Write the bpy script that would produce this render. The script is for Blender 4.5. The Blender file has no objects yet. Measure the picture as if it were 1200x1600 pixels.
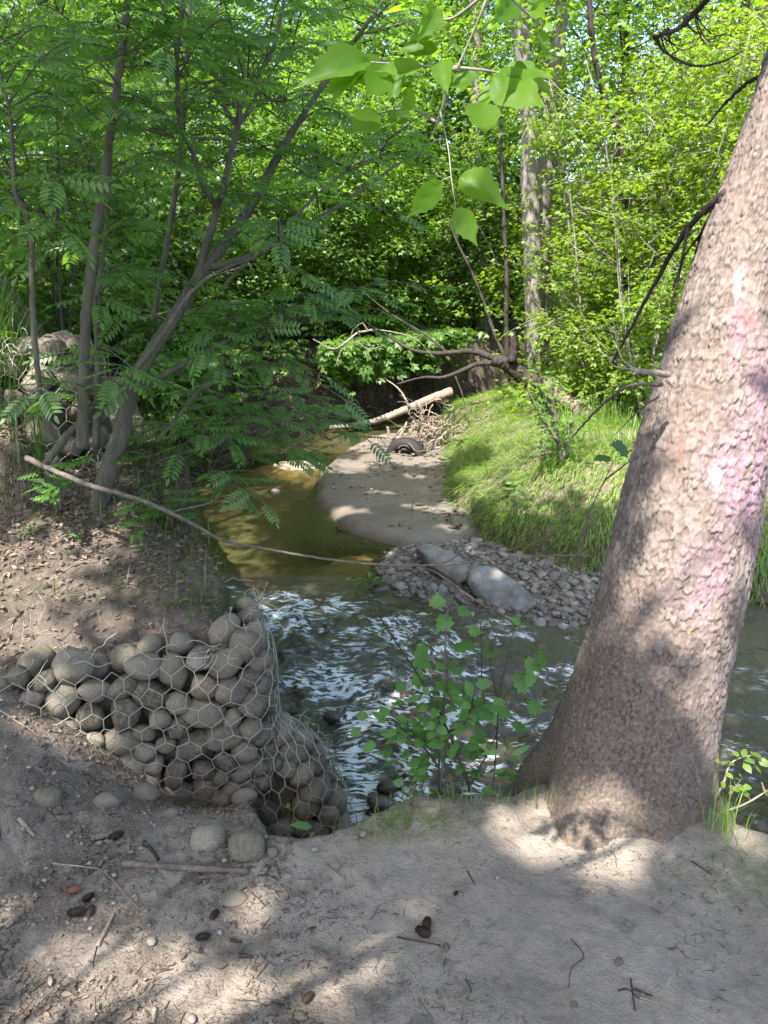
import bpy, math, random
import numpy as np
from mathutils import Vector, Matrix

R = math.radians
rng = np.random.default_rng(7)
random.seed(7)
SC = bpy.context.scene
COL = SC.collection

# ------------------------------------------------------------------ camera, sky, sun, exposure
PITCH = R(17.1)
CAM = np.array([0.0, 0.0, 1.6])
FPX = 1200.0                       # focal length in pixels of the 1200 x 1600 photograph
cam_d = bpy.data.cameras.new("camera")
cam = bpy.data.objects.new("camera", cam_d)
COL.objects.link(cam)
cam.location = CAM
cam.rotation_euler = (math.pi / 2 - PITCH, 0, 0)
cam_d.sensor_fit = 'VERTICAL'
cam_d.sensor_height = 36.0
cam_d.lens = 27.0
cam_d.clip_start = 0.05
cam_d.clip_end = 500
SC.camera = cam

SUN = np.array([-0.24, -0.50, 0.83])
SUN = SUN / np.linalg.norm(SUN)
sun_el = math.asin(SUN[2])
sun_az = math.atan2(SUN[0], SUN[1])          # clockwise from +Y
world = bpy.data.worlds.new("World")
SC.world = world
world.use_nodes = True
wn = world.node_tree.nodes
bg = wn["Background"]
sky = wn.new("ShaderNodeTexSky")
sky.sky_type = 'NISHITA'
sky.sun_disc = False
sky.sun_elevation = sun_el
sky.sun_rotation = sun_az
sky.air_density = 0.8
sky.dust_density = 2.5
sky.ozone_density = 0.6
world.node_tree.links.new(sky.outputs[0], bg.inputs[0])
bg.inputs[1].default_value = 0.15
sun_d = bpy.data.lights.new("sun", 'SUN')
sun_d.energy = 3.9
sun_d.angle = R(0.53)
sun_d.color = (1.0, 0.93, 0.87)
sun = bpy.data.objects.new("sun", sun_d)
COL.objects.link(sun)
sun.location = tuple(SUN * 30)
sun.rotation_euler = Vector(tuple(SUN)).to_track_quat('Z', 'Y').to_euler()
SC.view_settings.view_transform = 'Standard'
SC.view_settings.look = 'None'
SC.view_settings.exposure = 2.15
SC.view_settings.gamma = 1.0
SC.view_settings.use_curve_mapping = False
SC.render.engine = 'CYCLES'
cy = SC.cycles
cy.max_bounces = 7
cy.diffuse_bounces = 4
cy.glossy_bounces = 3
cy.transmission_bounces = 4
cy.transparent_max_bounces = 8
cy.caustics_reflective = False
cy.caustics_refractive = False
cy.sample_clamp_indirect = 6.0
cy.use_denoising = True

# ------------------------------------------------------------------ helpers: projection
CT, ST = math.cos(PITCH), math.sin(PITCH)

def ray(px, py):
    a = (px - 600.0) / FPX
    b = (800.0 - py) / FPX
    return np.array([a, CT + b * ST, -ST + b * CT])

def at(px, py, Y):
    """the point at forward distance Y (metres) seen at a place in the photograph"""
    d = ray(px, py)
    return CAM + d * (Y / d[1])

def atz(px, py, z):
    d = ray(px, py)
    return CAM + d * ((z - CAM[2]) / d[2])

def project(P):
    P = np.asarray(P, float) - CAM
    dep = P[..., 1] * CT - P[..., 2] * ST
    up = P[..., 1] * ST + P[..., 2] * CT
    dep = np.where(np.abs(dep) < 1e-6, 1e-6, dep)
    return 600 + FPX * P[..., 0] / dep, 800 - FPX * up / dep, dep

# ------------------------------------------------------------------ helpers: noise
def _h(ix, iy, iz, seed):
    h = (ix.astype(np.int64) * 374761393 + iy.astype(np.int64) * 668265263 + iz.astype(np.int64) * 2147483647 + seed * 974711) & 0xFFFFFFFF
    h = ((h ^ (h >> 13)) * 1274126177) & 0xFFFFFFFF
    h = ((h ^ (h >> 16)) * 2246822519) & 0xFFFFFFFF
    h = h ^ (h >> 15)
    return (h & 0xFFFFFF) / float(0x1000000)

def vnoise(x, y, z=None, seed=0):
    x = np.asarray(x, float); y = np.asarray(y, float)
    z = np.zeros_like(x) if z is None else np.asarray(z, float)
    ix, iy, iz = np.floor(x), np.floor(y), np.floor(z)
    fx, fy, fz = x - ix, y - iy, z - iz
    fx = fx * fx * (3 - 2 * fx); fy = fy * fy * (3 - 2 * fy); fz = fz * fz * (3 - 2 * fz)
    out = 0
    for dx in (0, 1):
        for dy in (0, 1):
            for dz in (0, 1):
                w = (fx if dx else 1 - fx) * (fy if dy else 1 - fy) * (fz if dz else 1 - fz)
                out = out + w * _h(ix + dx, iy + dy, iz + dz, seed)
    return out

def fbm(x, y, z=None, seed=0, octv=4, gain=0.5):
    x = np.asarray(x, float); y = np.asarray(y, float)
    z = np.zeros_like(x) if z is None else np.asarray(z, float)
    a, s, t = 1.0, 0.0, 0.0
    for k in range(octv):
        s = s + a * (vnoise(x * 2 ** k, y * 2 ** k, z * 2 ** k, seed + k * 17) - 0.5)
        t += a; a *= gain
    return s / t          # about -0.5..0.5

def worley(u, v, seed=0, wrap=None):
    iu, iv = np.floor(u), np.floor(v)
    f1 = np.full(u.shape, 9.0); f2 = np.full(u.shape, 9.0)
    cid = np.zeros(u.shape); cx = np.zeros(u.shape); cyy = np.zeros(u.shape)
    for du in (-1, 0, 1):
        for dv in (-1, 0, 1):
            a, b = iu + du, iv + dv
            aw = np.mod(a, wrap) if wrap else a
            o = np.zeros_like(a)
            px_ = a + 0.1 + 0.8 * _h(aw, b, o, seed)
            py_ = b + 0.1 + 0.8 * _h(aw, b, o + 1, seed)
            d = np.hypot(px_ - u, py_ - v)
            idd = _h(aw, b, o + 2, seed)
            nearer = d < f1
            f2 = np.where(nearer, f1, np.minimum(f2, d))
            cid = np.where(nearer, idd, cid)
            cx = np.where(nearer, px_ - u, cx); cyy = np.where(nearer, py_ - v, cyy)
            f1 = np.where(nearer, d, f1)
    return f1, f2, cid, cx, cyy

def sstep(a, b, x):
    t = np.clip((np.asarray(x, float) - a) / (b - a), 0, 1)
    return t * t * (3 - 2 * t)

# ------------------------------------------------------------------ helpers: meshes
class MB:
    """collects vertices and faces for ONE mesh"""
    def __init__(s):
        s.v = []; s.f4 = []; s.f3 = []; s.n = 0; s.attr = {}
    def add(s, v, f4=None, f3=None):
        v = np.asarray(v, float).reshape(-1, 3)
        if f4 is not None and len(f4): s.f4.append(np.asarray(f4, np.int64).reshape(-1, 4) + s.n)
        if f3 is not None and len(f3): s.f3.append(np.asarray(f3, np.int64).reshape(-1, 3) + s.n)
        s.v.append(v); s.n += len(v)
        return s
    def arrays(s):
        v = np.concatenate(s.v) if s.v else np.zeros((0, 3))
        f4 = np.concatenate(s.f4) if s.f4 else np.zeros((0, 4), np.int64)
        f3 = np.concatenate(s.f3) if s.f3 else np.zeros((0, 3), np.int64)
        return v, f4, f3
    def mesh(s, name, mat, smooth=True, attrs=None, uv=None):
        return make_mesh(name, *s.arrays(), mat, smooth, attrs, uv)

def make_mesh(name, v, f4, f3, mat, smooth=True, attrs=None, uv=None):
    me = bpy.data.meshes.new(name)
    n4, n3 = len(f4), len(f3)
    me.vertices.add(len(v))
    me.vertices.foreach_set("co", np.ascontiguousarray(v, np.float32).ravel())
    loops = np.concatenate([np.asarray(f4).ravel(), np.asarray(f3).ravel()]).astype(np.int32)
    me.loops.add(len(loops))
    me.loops.foreach_set("vertex_index", loops)
    me.polygons.add(n4 + n3)
    st = np.concatenate([np.arange(n4) * 4, n4 * 4 + np.arange(n3) * 3]).astype(np.int32)
    me.polygons.foreach_set("loop_start", st)
    me.polygons.foreach_set("use_smooth", np.full(n4 + n3, smooth, bool))
    me.update(calc_edges=True)
    me.validate()
    if attrs:
        for k, a in attrs.items():
            at_ = me.attributes.new(k, 'FLOAT', 'POINT')
            at_.data.foreach_set("value", np.ascontiguousarray(a, np.float32))
    if uv is not None:
        ul = me.uv_layers.new(name="UVMap")
        ul.data.foreach_set("uv", np.ascontiguousarray(uv[loops], np.float32).ravel())
    if mat: me.materials.append(mat)
    return me

def link(name, me, parent=None, loc=None, kind=None):
    o = bpy.data.objects.new(name, me)
    COL.objects.link(o)
    if parent is not None: o.parent = parent
    if loc is not None: o.location = loc
    if kind: o['kind'] = kind
    return o

def thing(name, label, cat, loc=(0, 0, 0), group=None):
    o = bpy.data.objects.new(name, None)
    COL.objects.link(o)
    o.location = tuple(float(c) for c in loc)
    o.empty_display_size = 0.1
    return tag(o, label, cat, group)

def tag(o, label, cat, group=None, kind=None):
    o['label'] = label; o['category'] = cat
    if group: o['group'] = group
    if kind: o['kind'] = kind
    return o

def smooth_path(pts, n):
    """Catmull-Rom through pts, n samples"""
    p = np.asarray(pts, float)
    if len(p) == 2:
        t = np.linspace(0, 1, n)[:, None]
        return p[0] * (1 - t) + p[1] * t
    q = np.vstack([2 * p[0] - p[1], p, 2 * p[-1] - p[-2]])
    t = np.linspace(0, len(p) - 1, n)
    i = np.minimum(t.astype(int), len(p) - 2)
    f = (t - i)[:, None]
    a, b, c, d = q[i], q[i + 1], q[i + 2], q[i + 3]
    return 0.5 * ((2 * b) + (-a + c) * f + (2 * a - 5 * b + 4 * c - d) * f ** 2 + (-a + 3 * b - 3 * c + d) * f ** 3)

def tube(mb, path, radii, seg=6, knots=0.0, cap=True):
    p = np.asarray(path, float); n = len(p)
    r = np.broadcast_to(np.asarray(radii, float), (n,)) if np.ndim(radii) else np.full(n, float(radii))
    t = np.gradient(p, axis=0)
    t /= np.maximum(np.linalg.norm(t, axis=1, keepdims=True), 1e-9)
    ref = np.array([0.0, 0.0, 1.0]) if abs(t[:, 2]).mean() < 0.8 else np.array([0.0, 1.0, 0.0])
    a = np.cross(t, ref); a /= np.maximum(np.linalg.norm(a, axis=1, keepdims=True), 1e-9)
    b = np.cross(t, a)
    th = np.linspace(0, 2 * math.pi, seg, endpoint=False)
    rr = r[:, None] * np.ones(seg)
    if knots: rr = rr * (1 + knots * (rng.random((n, seg)) - 0.5) + knots * (rng.random((n, 1)) - 0.5))
    v = p[:, None, :] + rr[..., None] * (np.cos(th)[None, :, None] * a[:, None, :] + np.sin(th)[None, :, None] * b[:, None, :])
    i = np.arange(n - 1)[:, None] * seg; j = np.arange(seg)[None, :]; k = (j + 1) % seg
    f = np.stack([i + j, i + k, i + seg + k, i + seg + j], -1).reshape(-1, 4)
    vv = v.reshape(-1, 3); f3 = []
    if cap:
        vv = np.vstack([vv, p[0], p[-1]])
        c0, c1 = n * seg, n * seg + 1
        jj = np.arange(seg); kk = (jj + 1) % seg; e = (n - 1) * seg
        f3 = np.vstack([np.stack([np.full(seg, c0), kk, jj], -1), np.stack([np.full(seg, c1), e + jj, e + kk], -1)])
    mb.add(vv, f, f3)

def frames(d, up=None, roll=None):
    """rotation matrices whose x axis is d, z axis near up; (N,3,3) with columns x,y,z"""
    d = np.asarray(d, float); d = d / np.maximum(np.linalg.norm(d, axis=-1, keepdims=True), 1e-9)
    up = np.broadcast_to(np.array([0, 0, 1.0]) if up is None else np.asarray(up, float), d.shape)
    y = np.cross(up, d); ln = np.linalg.norm(y, axis=-1, keepdims=True)
    y = np.where(ln < 1e-4, np.array([0, 1.0, 0]), y / np.maximum(ln, 1e-9))
    z = np.cross(d, y)
    if roll is not None:
        c, s_ = np.cos(roll)[:, None], np.sin(roll)[:, None]
        y, z = y * c + z * s_, z * c - y * s_
    return np.stack([d, y, z], -1)

def scatter_template(mb, tv, t4, t3, M, P, S):
    """add len(P) transformed copies of a template"""
    n = len(P)
    if n == 0: return
    S = np.asarray(S, float)
    if S.ndim == 1: S = S[:, None]
    v = np.einsum('nij,nkj->nki', M, tv[None] * S[:, None, :]) + P[:, None, :]
    off = (np.arange(n) * len(tv))[:, None, None]
    mb.add(v.reshape(-1, 3), (t4[None] + off).reshape(-1, 4) if len(t4) else None, (t3[None] + off).reshape(-1, 3) if len(t3) else None)

# leaf templates, unit length along +x, normal +z
L4 = (np.array([[0, 0, 0], [0.42, 0.26, 0.03], [1, 0, -0.06], [0.42, -0.26, 0.03]]), np.array([[0, 3, 2, 1]]), np.zeros((0, 3), int))
L6 = (np.array([[0, 0, 0], [0.3, 0.24, 0.03], [0.3, -0.24, 0.03], [0.68, 0.19, 0.02], [0.68, -0.19, 0.02], [1, 0, -0.07]]),
      np.array([[1, 2, 4, 3]]), np.array([[0, 2, 1], [3, 4, 5]]))
def fold_leaf():
    x = np.array([0, .12, .32, .55, .78, 1.0]); w = np.array([0.0, .17, .27, .24, .13, 0])
    zc = np.array([0, .01, .02, .0, -.04, -.1])
    v = []
    for a, b, c in zip(x, w, zc): v += [[a, b, c + b * .25], [a, 0, c], [a, -b, c + b * .25]]
    f = []
    for i in range(5):
        k = i * 3
        f += [[k, k + 1, k + 4, k + 3], [k + 1, k + 2, k + 5, k + 4]]
    return np.array(v, float), np.array(f), np.zeros((0, 3), int)
LF = fold_leaf()
def merge_templates(items):
    mb = MB()
    for (tv, t4, t3), M, P, S in items:
        mb.add((tv * S) @ M.T + P, t4, t3)
    return mb.arrays()
def pinnate(npair=6, leaf=L6, ll=0.24, ang=62, asp=0.75, droop=0.12):
    """a feather-shaped compound leaf of unit length"""
    it = []
    for k in range(npair):
        x = 0.22 + 0.7 * k / npair
        s = ll * (0.85 + 0.3 * math.sin(math.pi * (k + 0.7) / (npair + 0.4)))
        for sg in (-1, 1):
            a = R(ang - 2 * k) * sg
            d = np.array([[math.cos(a), math.sin(a), -0.22]])
            it.append((leaf, frames(d)[0], np.array([x, 0, -droop * x * x]), np.array([s, s * asp, s])))
    it.append((leaf, frames(np.array([[1, 0, -.3]]))[0], np.array([0.92, 0, -droop * .85]), np.array([ll, ll * asp, ll])))
    v, f4, f3 = merge_templates(it)
    mb = MB(); mb.add(v, f4, f3)
    x = np.linspace(0, 0.95, 5)
    tube(mb, np.stack([x, 0 * x, -droop * x * x - .004], -1), np.linspace(.012, .006, 5), 3, cap=False)
    return mb.arrays()
PIN = pinnate()
def trifoliate(leaf=L4, n=3, s=0.62):
    it = []
    for a, x, k in ([(0, .38, 1.0), (55, .32, .85), (-55, .32, .85), (62, .12, .75), (-62, .12, .75)])[:n]:
        d = np.array([[math.cos(R(a)), math.sin(R(a)), -.25]])
        it.append((leaf, frames(d)[0], np.array([x, 0, 0]), np.array([s * k] * 3)))
    return merge_templates(it)
TRI = trifoliate()
FIVE = trifoliate(L4, 5, .55)

# ------------------------------------------------------------------ helpers: materials
class NT:
    def __init__(s, name):
        s.m = bpy.data.materials.new(name); s.m.use_nodes = True
        s.t = s.m.node_tree; s.t.nodes.clear()
        s.out = s.t.nodes.new("ShaderNodeOutputMaterial")
    def n(s, typ, **kw):
        nd = s.t.nodes.new(typ)
        for k, v in kw.items():
            if k.startswith('_'): setattr(nd, k[1:], v)
            else: s.put(nd.inputs[k.replace('__', ' ')], v)
        return nd
    def put(s, inp, v):
        if hasattr(v, 'is_output'): s.t.links.new(v, inp)
        else: inp.default_value = v
    def noise(s, vec, scale, detail=4, rough=0.55, dist=0.0):
        nd = s.n("ShaderNodeTexNoise", Scale=scale, Detail=detail, Roughness=rough, Distortion=dist)
        if vec is not None: s.t.links.new(vec, nd.inputs['Vector'])
        return nd.outputs['Fac']
    def vor(s, vec, scale, feature='F1', rnd=1.0):
        nd = s.n("ShaderNodeTexVoronoi", Scale=scale, Randomness=rnd, _feature=feature)
        s.t.links.new(vec, nd.inputs['Vector'])
        return nd
    def ramp(s, fac, stops):
        nd = s.t.nodes.new("ShaderNodeValToRGB")
        s.t.links.new(fac, nd.inputs[0])
        el = nd.color_ramp.elements
        while len(el) < len(stops): el.new(0.5)
        for e, (p, c) in zip(el, stops):
            e.position = p; e.color = (*c, 1) if len(c) == 3 else c
        return nd.outputs[0]
    def mix(s, fac, a, b, mode='MIX'):
        nd = s.t.nodes.new("ShaderNodeMix"); nd.data_type = 'RGBA'; nd.blend_type = mode
        for i, v in ((nd.inputs[0], fac), (nd.inputs[6], a), (nd.inputs[7], b)):
            s.put(i, (*v, 1) if isinstance(v, tuple) and len(v) == 3 else v)
        return nd.outputs[2]
    def math(s, op, a, b=0.5, clamp=False):
        nd = s.t.nodes.new("ShaderNodeMath"); nd.operation = op; nd.use_clamp = clamp
        s.put(nd.inputs[0], a); s.put(nd.inputs[1], b)
        return nd.outputs[0]
    def mrange(s, v, a, b, c=0.0, d=1.0):
        nd = s.t.nodes.new("ShaderNodeMapRange"); nd.interpolation_type = 'SMOOTHSTEP'
        s.put(nd.inputs[0], v)
        for i, x in enumerate((a, b, c, d)): nd.inputs[i + 1].default_value = x
        return nd.outputs[0]
    def attr(s, name):
        nd = s.t.nodes.new("ShaderNodeAttribute"); nd.attribute_name = name
        return nd.outputs['Fac']
    def bump(s, h, strength=0.5, dist=0.01, normal=None):
        nd = s.n("ShaderNodeBump", Strength=strength, Distance=dist, Height=h)
        if normal is not None: s.t.links.new(normal, nd.inputs['Normal'])
        return nd.outputs[0]
    def coord(s, kind='Object', scale=None):
        o = s.t.nodes.new("ShaderNodeTexCoord").outputs[kind]
        if scale:
            mp = s.n("ShaderNodeMapping", Scale=scale); s.t.links.new(o, mp.inputs['Vector']); o = mp.outputs[0]
        return o
    def pos(s, scale=None):
        o = s.t.nodes.new("ShaderNodeNewGeometry").outputs['Position']
        if scale:
            mp = s.n("ShaderNodeMapping", Scale=scale); s.t.links.new(o, mp.inputs['Vector']); o = mp.outputs[0]
        return o
    def bsdf(s, col, rough=0.8, normal=None, spec=0.3, metal=0.0):
        nd = s.n("ShaderNodeBsdfPrincipled")
        s.put(nd.inputs['Base Color'], (*col, 1) if isinstance(col, tuple) else col)
        s.put(nd.inputs['Roughness'], rough); nd.inputs['Specular IOR Level'].default_value = spec
        s.put(nd.inputs['Metallic'], metal)
        if normal is not None: s.t.links.new(normal, nd.inputs['Normal'])
        return nd.outputs[0]
    def done(s, sh):
        s.t.links.new(sh, s.out.inputs['Surface'])
        return s.m

def leaf_mat(name, c1, c2, trans, tfac=0.45, gloss=0.06, yellow=None):
    """leaf: diffuse, light passing through, a little gloss; tint varies per leaf"""
    t = NT(name)
    g = t.t.nodes.new("ShaderNodeNewGeometry")
    rnd = g.outputs['Random Per Island']
    oi = t.t.nodes.new("ShaderNodeObjectInfo").outputs['Random']
    f = t.math('FRACT', t.math('ADD', rnd, oi))
    stops = [(0.0, c1), (0.7, c2)]
    if yellow: stops += [(0.975, c2), (1.0, yellow)]
    col = t.ramp(f, stops)
    tc = t.mix(1.0, t.mix(f, tuple(0.8 * x for x in trans), tuple(min(1, 1.15 * x) for x in trans)), (1.0, 1.0, 1.0), 'MULTIPLY')
    d = t.n("ShaderNodeBsdfDiffuse", Color=col).outputs[0]
    tr = t.n("ShaderNodeBsdfTranslucent", Color=tc).outputs[0]
    m1 = t.n("ShaderNodeMixShader", Fac=tfac); t.t.links.new(d, m1.inputs[1]); t.t.links.new(tr, m1.inputs[2])
    gl = t.n("ShaderNodeBsdfGlossy", Roughness=0.5, Color=(1, 1, 1, 1)).outputs[0]
    m2 = t.n("ShaderNodeMixShader", Fac=gloss * .55); t.t.links.new(m1.outputs[0], m2.inputs[1]); t.t.links.new(gl, m2.inputs[2])
    return t.done(m2.outputs[0])

def bark_mat(name, c1, c2, scale=30, stretch=0.25, bump=0.6, moss=0.0):
    t = NT(name)
    v = t.coord('Object', (1, 1, stretch))
    n1 = t.noise(v, scale, 6, 0.65)
    n2 = t.noise(t.coord('Object'), scale * 0.2, 3)
    col = t.ramp(n1, [(0.3, c1), (0.7, c2)])
    if moss: col = t.mix(t.mrange(n2, .5, .7, 0, moss), col, (0.07, 0.085, 0.03))
    else: col = t.mix(t.mrange(n2, .4, .75, 0, .5), col, tuple(.6 * x for x in c1))
    return t.done(t.bsdf(col, 0.85, t.bump(n1, bump, 0.006)))

def stone_mat(name, c1, c2, c3, wet=False, rough=0.75, scale=9.0, dust=None):
    t = NT(name)
    oi = t.t.nodes.new("ShaderNodeObjectInfo").outputs['Random']
    isl = t.t.nodes.new("ShaderNodeNewGeometry").outputs['Random Per Island']
    f = t.math('FRACT', t.math('ADD', oi, isl))
    v = t.coord('Object')
    base = t.ramp(f, [(0, c1), (.5, c2), (1, c3)])
    n1 = t.noise(v, scale, 5, .65); n2 = t.noise(v, scale * 14, 3, .7)
    col = t.mix(t.mrange(n1, .35, .7, 0, .85), base, t.mix(1.0, base, (.42, .39, .33), 'MULTIPLY'))
    col = t.mix(t.mrange(n2, .55, .75, 0, .3), col, (.34, .32, .28))
    if dust: col = t.mix(t.mrange(t.noise(v, scale * .5, 3), .42, .62, 0, .75), col, dust)
    return t.done(t.bsdf(col, rough, t.bump(n2, .25, .004), .5 if wet else .3))

M = {}
M['leaf_rowan'] = leaf_mat('leaf_rowan', (.062, .145, .036), (.11, .215, .045), (.20, .42, .04), .5, .07)
M['leaf_maple'] = leaf_mat('leaf_maple', (.06, .14, .02), (.12, .21, .03), (.26, .46, .03), .52, .05)
M['leaf_shade'] = leaf_mat('leaf_shade', (.06, .135, .03), (.12, .21, .04), (.24, .44, .04), .5, .07)
M['leaf_mid'] = leaf_mat('leaf_mid', (.05, .125, .02), (.10, .19, .03), (.2, .4, .03), .48, .06)
M['leaf_sun'] = leaf_mat('leaf_sun', (.085, .165, .016), (.15, .23, .025), (.34, .5, .025), .5, .05)
M['leaf_herb'] = leaf_mat('leaf_herb', (.055, .15, .025), (.09, .2, .04), (.16, .38, .04), .45, .06)
M['needle'] = leaf_mat('needle', (.015, .04, .016), (.025, .055, .02), (.03, .07, .02), .2, .05)
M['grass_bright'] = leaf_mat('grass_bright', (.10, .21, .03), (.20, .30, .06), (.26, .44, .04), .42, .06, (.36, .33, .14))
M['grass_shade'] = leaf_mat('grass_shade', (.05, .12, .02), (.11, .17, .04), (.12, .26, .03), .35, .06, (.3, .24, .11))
M['dry_leaf'] = leaf_mat('dry_leaf', (.075, .055, .038), (.19, .15, .11), (.1, .06, .03), .15, .04, (.33, .28, .22))
M['bark_rowan'] = bark_mat('bark_rowan', (.045, .043, .033), (.115, .11, .085), 34, .22, .5, .55)
M['bark_grey'] = bark_mat('bark_grey', (.13, .12, .105), (.27, .25, .22), 40, .3, .4)
M['bark_dark'] = bark_mat('bark_dark', (.018, .015, .013), (.055, .045, .036), 30, .25, .7)
M['bark_wood'] = bark_mat('bark_wood', (.09, .07, .055), (.25, .21, .17), 26, .18, .8)
M['dead_wood'] = bark_mat('dead_wood', (.13, .105, .08), (.32, .275, .22), 24, .2, .6)
M['stick'] = bark_mat('stick', (.075, .06, .05), (.18, .15, .125), 60, .3, .6)
M['stone'] = stone_mat('stone', (.062, .056, .044), (.135, .122, .095), (.225, .205, .17), dust=(.15, .128, .09))
M['pebble'] = stone_mat('pebble', (.11, .098, .085), (.19, .175, .158), (.29, .26, .225), scale=20)
M['wet_stone'] = stone_mat('wet_stone', (.022, .02, .018), (.05, .045, .035), (.08, .07, .05), True, .2)
M['grey_rock'] = stone_mat('grey_rock', (.19, .19, .183), (.23, .225, .215), (.27, .26, .245), scale=7, rough=.85)
# ------------------------------------------------------------------ the lie of the land
FG_EDGE = [(-30, 2.35), (-1.45, 2.36), (-.75, 2.50), (-.5, 2.46), (-.42, 2.15), (-.34, 1.93), (-.19, 1.93), (-.08, 1.98), (.08, 2.09), (.41, 2.12),
           (.7, 2.33), (.95, 2.2), (1.08, 1.98), (1.25, 1.87), (2.2, 1.7), (30, 1.3)]
FG = FG_EDGE + [(30, -40), (-30, -40)]
LB_EDGE = [(-.555, 2.56), (-.60, 2.85), (-.74, 3.1), (-.86, 3.4), (-1.02, 3.8), (-1.5, 4.8), (-2.05, 6.2), (-2.55, 8), (-2.45, 9.4), (-1.85, 10.4), (-.85, 11.4),
           (.1, 12.6), (.95, 13.8), (3, 15.1), (8, 15.8), (120, 22)]
LB = [(-160, 2.24), (-1.45, 2.355), (-.75, 2.50)] + LB_EDGE + [(160, 170), (-160, 170)]
RB_EDGE = [(2.6, 4.95), (1.9, 5.3), (1.45, 5.5), (1.08, 5.9), (.8, 6.3), (.63, 7.0), (.6, 7.9), (.64, 8.8), (.72, 9.6), (.7, 10.3), (.85, 11.0), (1.5, 11.9), (2.6, 12.6), (6, 13.4), (120, 19)]
RB = [(120, 2.4), (4, 4.6)] + RB_EDGE

def sdist(x, y, poly):
    """signed distance to a closed polygon, positive inside"""
    x = np.asarray(x, float); y = np.asarray(y, float)
    d = np.full(x.shape, 1e9); ins = np.zeros(x.shape, bool)
    n = len(poly)
    for i in range(n):
        ax, ay = poly[i]; bx, by = poly[(i + 1) % n]
        ex, ey = bx - ax, by - ay
        t = np.clip(((x - ax) * ex + (y - ay) * ey) / (ex * ex + ey * ey + 1e-12), 0, 1)
        d = np.minimum(d, np.hypot(x - ax - t * ex, y - ay - t * ey))
        c = (ay > y) != (by > y)
        ins ^= c & (x < ex * (y - ay) / (ey if abs(ey) > 1e-12 else 1e-12) + ax)
    return np.where(ins, d, -d)

def water_z(x, y):
    pool = -.585; low = -.74
    return low + (pool - low) * sstep(3.3, 5.1, np.asarray(y) + .12 * np.asarray(x))

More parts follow.
